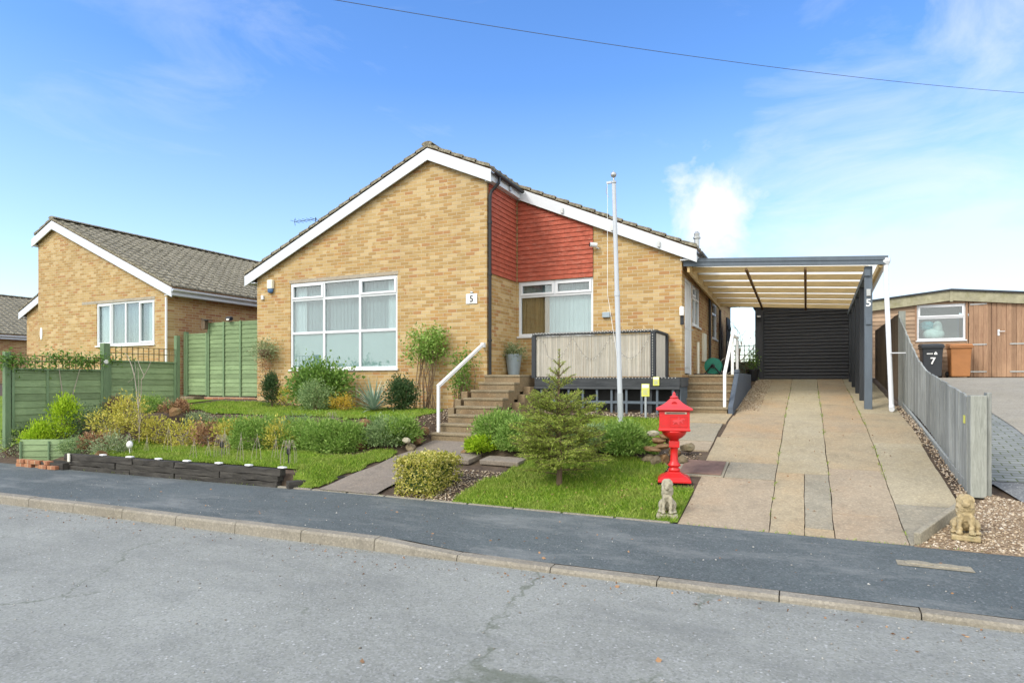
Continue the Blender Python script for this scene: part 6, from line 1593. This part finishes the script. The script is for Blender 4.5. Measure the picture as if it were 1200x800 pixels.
# ------------------------------------------------------------------ covers and loose stones
q = Vector((-1.30, 8.90, G(0, 8.90)-.012)); mh = thing('manhole_cover', 'square rusty manhole cover set beside the driveway', 'manhole cover', (q.x, q.y, q.z+.015))
m = MB(); sl_ = .17
def tilt(mb_, x, y, z): mb_.v = [(x+a, y+b, z+c+sl_*b) for a, b, c in mb_.v]; return mb_
z = q.z+.02
f = MB(); f.box(-.36, -.345, -.12, .325, .335, .0); tilt(f, q.x, q.y, z).build('frame', M['slab_grey'], mh, bevel=.008)
f = MB(); f.box(-.25, -.30, .002, .29, .30, .014); tilt(f, q.x, q.y, z); cv = f.build('lid', M['manhole'], mh, bevel=.004)
for i, (px, py, lab) in enumerate(((1077, 660, 'left one of two grey oval covers in the pavement'), (1111, 664, 'right one of two grey oval covers in the pavement'))):
    q = onG(px, py); m = MB(); m.lathe([(1, 0), (1, .006), (.9, .010), (.02, .010)], (0, 0, 0), 24, .105, .062); m.v = [(a*1.0+q.x, b+q.y, c+q.z+.002) for a, b, c in m.v]
    tag(m.build('water_cover', M['slab_grey'], None, loc=tuple(q)), lab, 'cover', 'oval covers in the pavement')
q = onG(1094, 662); m = MB(); m.box(-.27, -.10, 0, .27, .10, .004); m.v = [(a+q.x, b+q.y, c+q.z+.0) for a, b, c in m.v]
struct(m.build('concrete_surround', M['slab_grey'], None))

def pebbles(name, pts, smin, smax, mat, label, cat):
    n = len(pts); rs_ = np.random.RandomState(len(pts)); base = np.array([(1, 0, 0), (0, 1, 0), (-1, 0, 0), (0, -1, 0), (0, 0, 1), (0, 0, -1)], float)
    fa = np.array([(0, 1, 4), (1, 2, 4), (2, 3, 4), (3, 0, 4), (1, 0, 5), (2, 1, 5), (3, 2, 5), (0, 3, 5)])
    s_ = smin+(smax-smin)*rs_.rand(n)**2; sc_ = np.stack([s_*(.7+.6*rs_.rand(n)), s_*(.7+.6*rs_.rand(n)), s_*(.4+.4*rs_.rand(n))], 1); a = rs_.rand(n)*6.28
    b = base[None]*(.75+.5*rs_.rand(n, 6, 1))*sc_[:, None]; x = b[..., 0]*np.cos(a)[:, None]-b[..., 1]*np.sin(a)[:, None]; y = b[..., 0]*np.sin(a)[:, None]+b[..., 1]*np.cos(a)[:, None]
    V = np.stack([x, y, b[..., 2]], 2)+np.asarray(pts)[:, None]; Q = (fa[None]+6*np.arange(n)[:, None, None]).reshape(-1, 3)
    return tag(np_mesh(name, V.reshape(-1, 3), Q, mat, kind='stuff', per=3), label, cat)
P = []
for xj in (DX[1], DX[2], DX[3]):
    for _ in range(24):
        y = 7+10*rnd.random()
        for _ in range(rnd.randint(3, 14)): q_ = y+rnd.gauss(0, .06); P.append((xj+rnd.gauss(0, .006), q_, G(0, q_)-.004))
for _ in range(800):
    x = -4.0+2.7*rnd.random(); P.append((x, B(x)+.03+abs(rnd.gauss(0, .03)), .142))
for _ in range(420): x = -11.5+13*rnd.random(); P.append((x, B(x)+.02+abs(rnd.gauss(0, .015)), .13))
V, Q = blades(np.array(P), .028, .007, 1.1, nrs); tag(np_mesh('weeds', V, Q, M['grass'], kind='stuff'), 'small weeds growing in the driveway joints and along the pavement edge', 'weeds')
P = []
for _ in range(150): x = -9+12*rnd.random(); y = K(x)-.03-abs(rnd.gauss(0, .25)); P.append((x, y, .006))
for _ in range(60): x = -9+12*rnd.random(); y = K(x)+.2+1.3*rnd.random(); P.append((x, y, G(x, y)+.006))
for _ in range(90): x = -1.2+2.4*rnd.random(); y = 7+10*rnd.random(); P.append((x, y, G(0, y)+.008))
for _ in range(110): x = -4+2.6*rnd.random(); y = 6.95+1.5*rnd.random(); P.append((x, y, G(x, y)+.045))
P = np.array(P); D = nrs.normal(size=P.shape); D[:, 2] *= .15; V, Q = leaves(P, D, .028, .016, nrs, .3); tag(np_mesh('leaf_litter', V, Q, M['lf_dead'], kind='stuff'), 'small dry brown leaf bits scattered over road, drive and lawn', 'leaf litter')
# gravel at the fence foot
def in_gravel(x, y): return y > B(x)+.02 and x > .93+(y-6.86)*.55 and x > .9 and (x < 3.6-(y-6.9)*1.1) and y < 8.5 or (1.5 < x < 1.62 and 8 < y < 14)
struct(grid_sheet('gravel_bed', fr(.9, 3.7, .05), fr(6.82, 8.55, .05), lambda x, y: G(x, y)+.006, M['gravelbed'], in_gravel))
pts = []
while len(pts) < 5200:
    x, y = .9+2.8*rnd.random(), 6.82+1.75*rnd.random()
    if in_gravel(x, y): pts.append((x, y, G(x, y)+.010))
for _ in range(900): y = 8+6*rnd.random(); pts.append((1.5+.12*rnd.random(), y, G(0, y)+.006))
pebbles('gravel', pts, .007, .020, M['pebble'], 'brown gravel around the sandy lion', 'gravel')
pts = []
for _ in range(2600):
    x, y = -1.25+.42*rnd.random()**1.3, 13.0+5.8*rnd.random(); pts.append((x, y, G(0, y)+.006))
pebbles('gravel', pts, .006, .018, M['pebble'], 'brown gravel strip between side steps and garage', 'gravel')
# bark and stone chips in the soil beds
pts = []
for (x0_, x1_, y0_, y1_, n) in ((-4.95, -3.85, 6.9, 8.2, 1500), (-13.3, -6.4, 11.2, 11.85, 900), (-2.3, -1.4, 8.2, 9.6, 900), (-5.0, -2.2, 11.3, 12.3, 1500), (-6.9, -6.3, 9.2, 11.8, 900), (-11.5, -6.6, 8.4, 9.7, 1800)):
    for _ in range(n): x, y = x0_+(x1_-x0_)*rnd.random(), y0_+(y1_-y0_)*rnd.random(); pts.append((x, y, G(x, y)+.0))
pebbles('soil_chips', pts, .006, .022, M['pebble'], 'scattered stone chips in the planting beds', 'stone chips')
# grit on the road and pavement
pts = []
for _ in range(1500):
    x = -10+14*rnd.random(); y = K(x)-rnd.random()**2.2*2.6; pts.append((x, y, .004))
for _ in range(420): x = -10+13*rnd.random(); y = K(x)+.15+1.4*rnd.random(); pts.append((x, y, G(x, y)+.004))
pebbles('grit', pts, .003, .010, M['grit'], 'loose grit scattered along the kerb and road', 'grit')
lp_ = [(425, 778), (768, 775), (720, 688), (640, 655), (812, 708)]
for (px, py) in lp_:
    q = onG(px, py); rs = np.random.RandomState(px); V, Q = leaves(np.array([[q.x, q.y, q.z+.008]]), np.array([[rs.normal(), rs.normal(), .1]]), .05, .03, rs, .3)
    o = np_mesh('fallen_leaf', V, Q, M['lf_dead'], None, tuple(q)); tag(o, 'single fallen brown leaf lying on the road', 'leaf', 'fallen leaves on the road')

# ------------------------------------------------------------------ overhead cable
a = Vector(onY(300, -14, 9.0)); b = Vector(onY(1500, 138, 22)); 
p0 = Vector(ray(392, 0))*13+Vector((0, 0, ZC)); p1 = Vector(ray(1200, 109))*22+Vector((0, 0, ZC)); d = p1-p0
pts = []
for i in range(-14, 40):
    t_ = i/25; q = p0+d*t_; q.z += .9*(t_*(t_-1)); pts.append(tuple(q))
m = MB(); m.tube(pts, .007, 6); tag(m.build('overhead_cable', M['wire'], None), 'thin dark overhead cable crossing the sky above the roofs', 'cable')

# ------------------------------------------------------------------ sky, sun, camera
W = bpy.data.worlds.new('World'); sc.world = W; W.use_nodes = True; nt = W.node_tree; nt.nodes.clear()
SUN_EL, SUN_DIR = 42, Vector((-.50, -.80))
def N(k): return nt.nodes.new(k)
out = N('ShaderNodeOutputWorld'); bg = N('ShaderNodeBackground'); nt.links.new(bg.outputs[0], out.inputs[0]); bg.inputs[1].default_value = .145
sky = N('ShaderNodeTexSky'); sky.sky_type = 'NISHITA'; sky.sun_disc = False; sky.sun_elevation = R(SUN_EL); sky.sun_rotation = math.atan2(SUN_DIR.x, SUN_DIR.y); sky.altitude = 50; sky.air_density = 1.0; sky.dust_density = .5; sky.ozone_density = 2.2
tc = N('ShaderNodeTexCoord')
def vm(op, a, b):
    q = N('ShaderNodeVectorMath'); q.operation = op
    if isinstance(a, bpy.types.NodeSocket): nt.links.new(a, q.inputs[0])
    else: q.inputs[0].default_value = a
    if isinstance(b, bpy.types.NodeSocket): nt.links.new(b, q.inputs[1])
    else: q.inputs[1].default_value = b
    return q
def mt(op, a, b):
    q = N('ShaderNodeMath'); q.operation = op
    for s_, v in ((q.inputs[0], a), (q.inputs[1], b)):
        if isinstance(v, bpy.types.NodeSocket): nt.links.new(v, s_)
        else: s_.default_value = v
    return q.outputs[0]
def rp(f, stops):
    q = N('ShaderNodeValToRGB'); nt.links.new(f, q.inputs[0])
    for e, (p, c) in zip(q.color_ramp.elements, stops): e.position = p; e.color = (c, c, c, 1)
    return q.outputs[0]
def ns(scale, det, ro, vec, dist=0):
    q = N('ShaderNodeTexNoise'); q.inputs['Scale'].default_value = scale; q.inputs['Detail'].default_value = det; q.inputs['Roughness'].default_value = ro; q.inputs['Distortion'].default_value = dist; nt.links.new(vec, q.inputs['Vector']); return q.outputs[0]
D_ = tc.outputs['Generated']
sep = N('ShaderNodeSeparateXYZ'); nt.links.new(D_, sep.inputs[0])
str_ = vm('MULTIPLY', D_, (1.0, 1.0, 3.2)).outputs[0]
wisp = rp(ns(3.2, 8, .62, str_, .7), [(.50, 0), (.90, 1)])
haze = rp(sep.outputs[2], [(.02, 1), (.42, 0)])
# a band of cloud low on the right and one puffy cumulus over the carport
def spot(px, py, a, b):
    v = Vector(ray(px, py)).normalized(); q = vm('DISTANCE', D_, tuple(v)); return rp(q.outputs['Value'], [(a, 1), (b, 0)])
puffn = ns(9, 9, .62, D_, .3)
puff = rp(mt('ADD', mt('MULTIPLY', spot(834, 236, .0, .15), 1.0), mt('MULTIPLY', mt('SUBTRACT', puffn, .5), 1.7)), [(.40, 0), (.86, 1)])
lown = ns(4.5, 8, .6, str_, .4)
low = mt('MULTIPLY', rp(mt('ADD', spot(1080, 330, .05, .50), mt('MULTIPLY', mt('SUBTRACT', lown, .5), 1.1)), [(.40, 0), (1.25, 1)]), .65)
cor = mt('MULTIPLY', rp(mt('ADD', spot(1180, 40, .0, .20), mt('MULTIPLY', mt('SUBTRACT', puffn, .5), 1.5)), [(.5, 0), (1.0, 1)]), .45)
cov = mt('MAXIMUM', mt('MAXIMUM', puff, low), mt('MAXIMUM', cor, mt('MULTIPLY', wisp, .32)))
cov = mt('MAXIMUM', cov, mt('MULTIPLY', haze, .36))
# bright broken cloud added out of view behind the camera, as neutral fill light
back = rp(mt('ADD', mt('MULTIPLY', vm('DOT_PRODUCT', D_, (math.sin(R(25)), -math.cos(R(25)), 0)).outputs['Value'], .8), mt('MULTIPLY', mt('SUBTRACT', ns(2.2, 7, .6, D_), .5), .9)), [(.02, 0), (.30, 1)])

mx = N('ShaderNodeMix'); mx.data_type = 'RGBA'; nt.links.new(cov, mx.inputs[0]); nt.links.new(sky.outputs[0], mx.inputs[6]); mx.inputs[7].default_value = (3.35, 3.55, 3.75, 1)
hs_ = N('ShaderNodeHueSaturation'); hs_.inputs['Saturation'].default_value = 1.25; hs_.inputs['Hue'].default_value = .508; hs_.inputs['Value'].default_value = .98; nt.links.new(sky.outputs[0], hs_.inputs['Color']); nt.links.new(hs_.outputs[0], mx.inputs[6])
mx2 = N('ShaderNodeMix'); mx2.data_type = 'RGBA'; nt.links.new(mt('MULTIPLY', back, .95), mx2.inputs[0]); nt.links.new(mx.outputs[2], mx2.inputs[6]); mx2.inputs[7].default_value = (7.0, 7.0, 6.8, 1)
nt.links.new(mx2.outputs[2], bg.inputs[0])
sl_ = bpy.data.lights.new('sun', 'SUN'); sl_.energy = 1.3; sl_.angle = R(18); sl_.color = (1, .95, .87); so_ = bpy.data.objects.new('sun', sl_); COL.objects.link(so_)
dv = Vector((SUN_DIR.normalized().x*math.cos(R(SUN_EL)), SUN_DIR.normalized().y*math.cos(R(SUN_EL)), math.sin(R(SUN_EL))))
so_.rotation_euler = (-dv).to_track_quat('-Z', 'Y').to_euler()
cam = bpy.data.cameras.new('camera'); co = bpy.data.objects.new('camera', cam); COL.objects.link(co); sc.camera = co
cam.sensor_width = 36; cam.lens = 36*F/1200; cam.shift_y = (V0-400)/1200; cam.clip_end = 3000; cam.clip_start = .05
co.location = (0, 0, ZC); co.rotation_euler = (R(90), 0, R(25))
sc.view_settings.view_transform = 'Standard'; sc.view_settings.look = 'None'; sc.view_settings.exposure = 1.08; sc.view_settings.gamma = 1
sc.cycles.max_bounces = 8; sc.cycles.transparent_max_bounces = 12
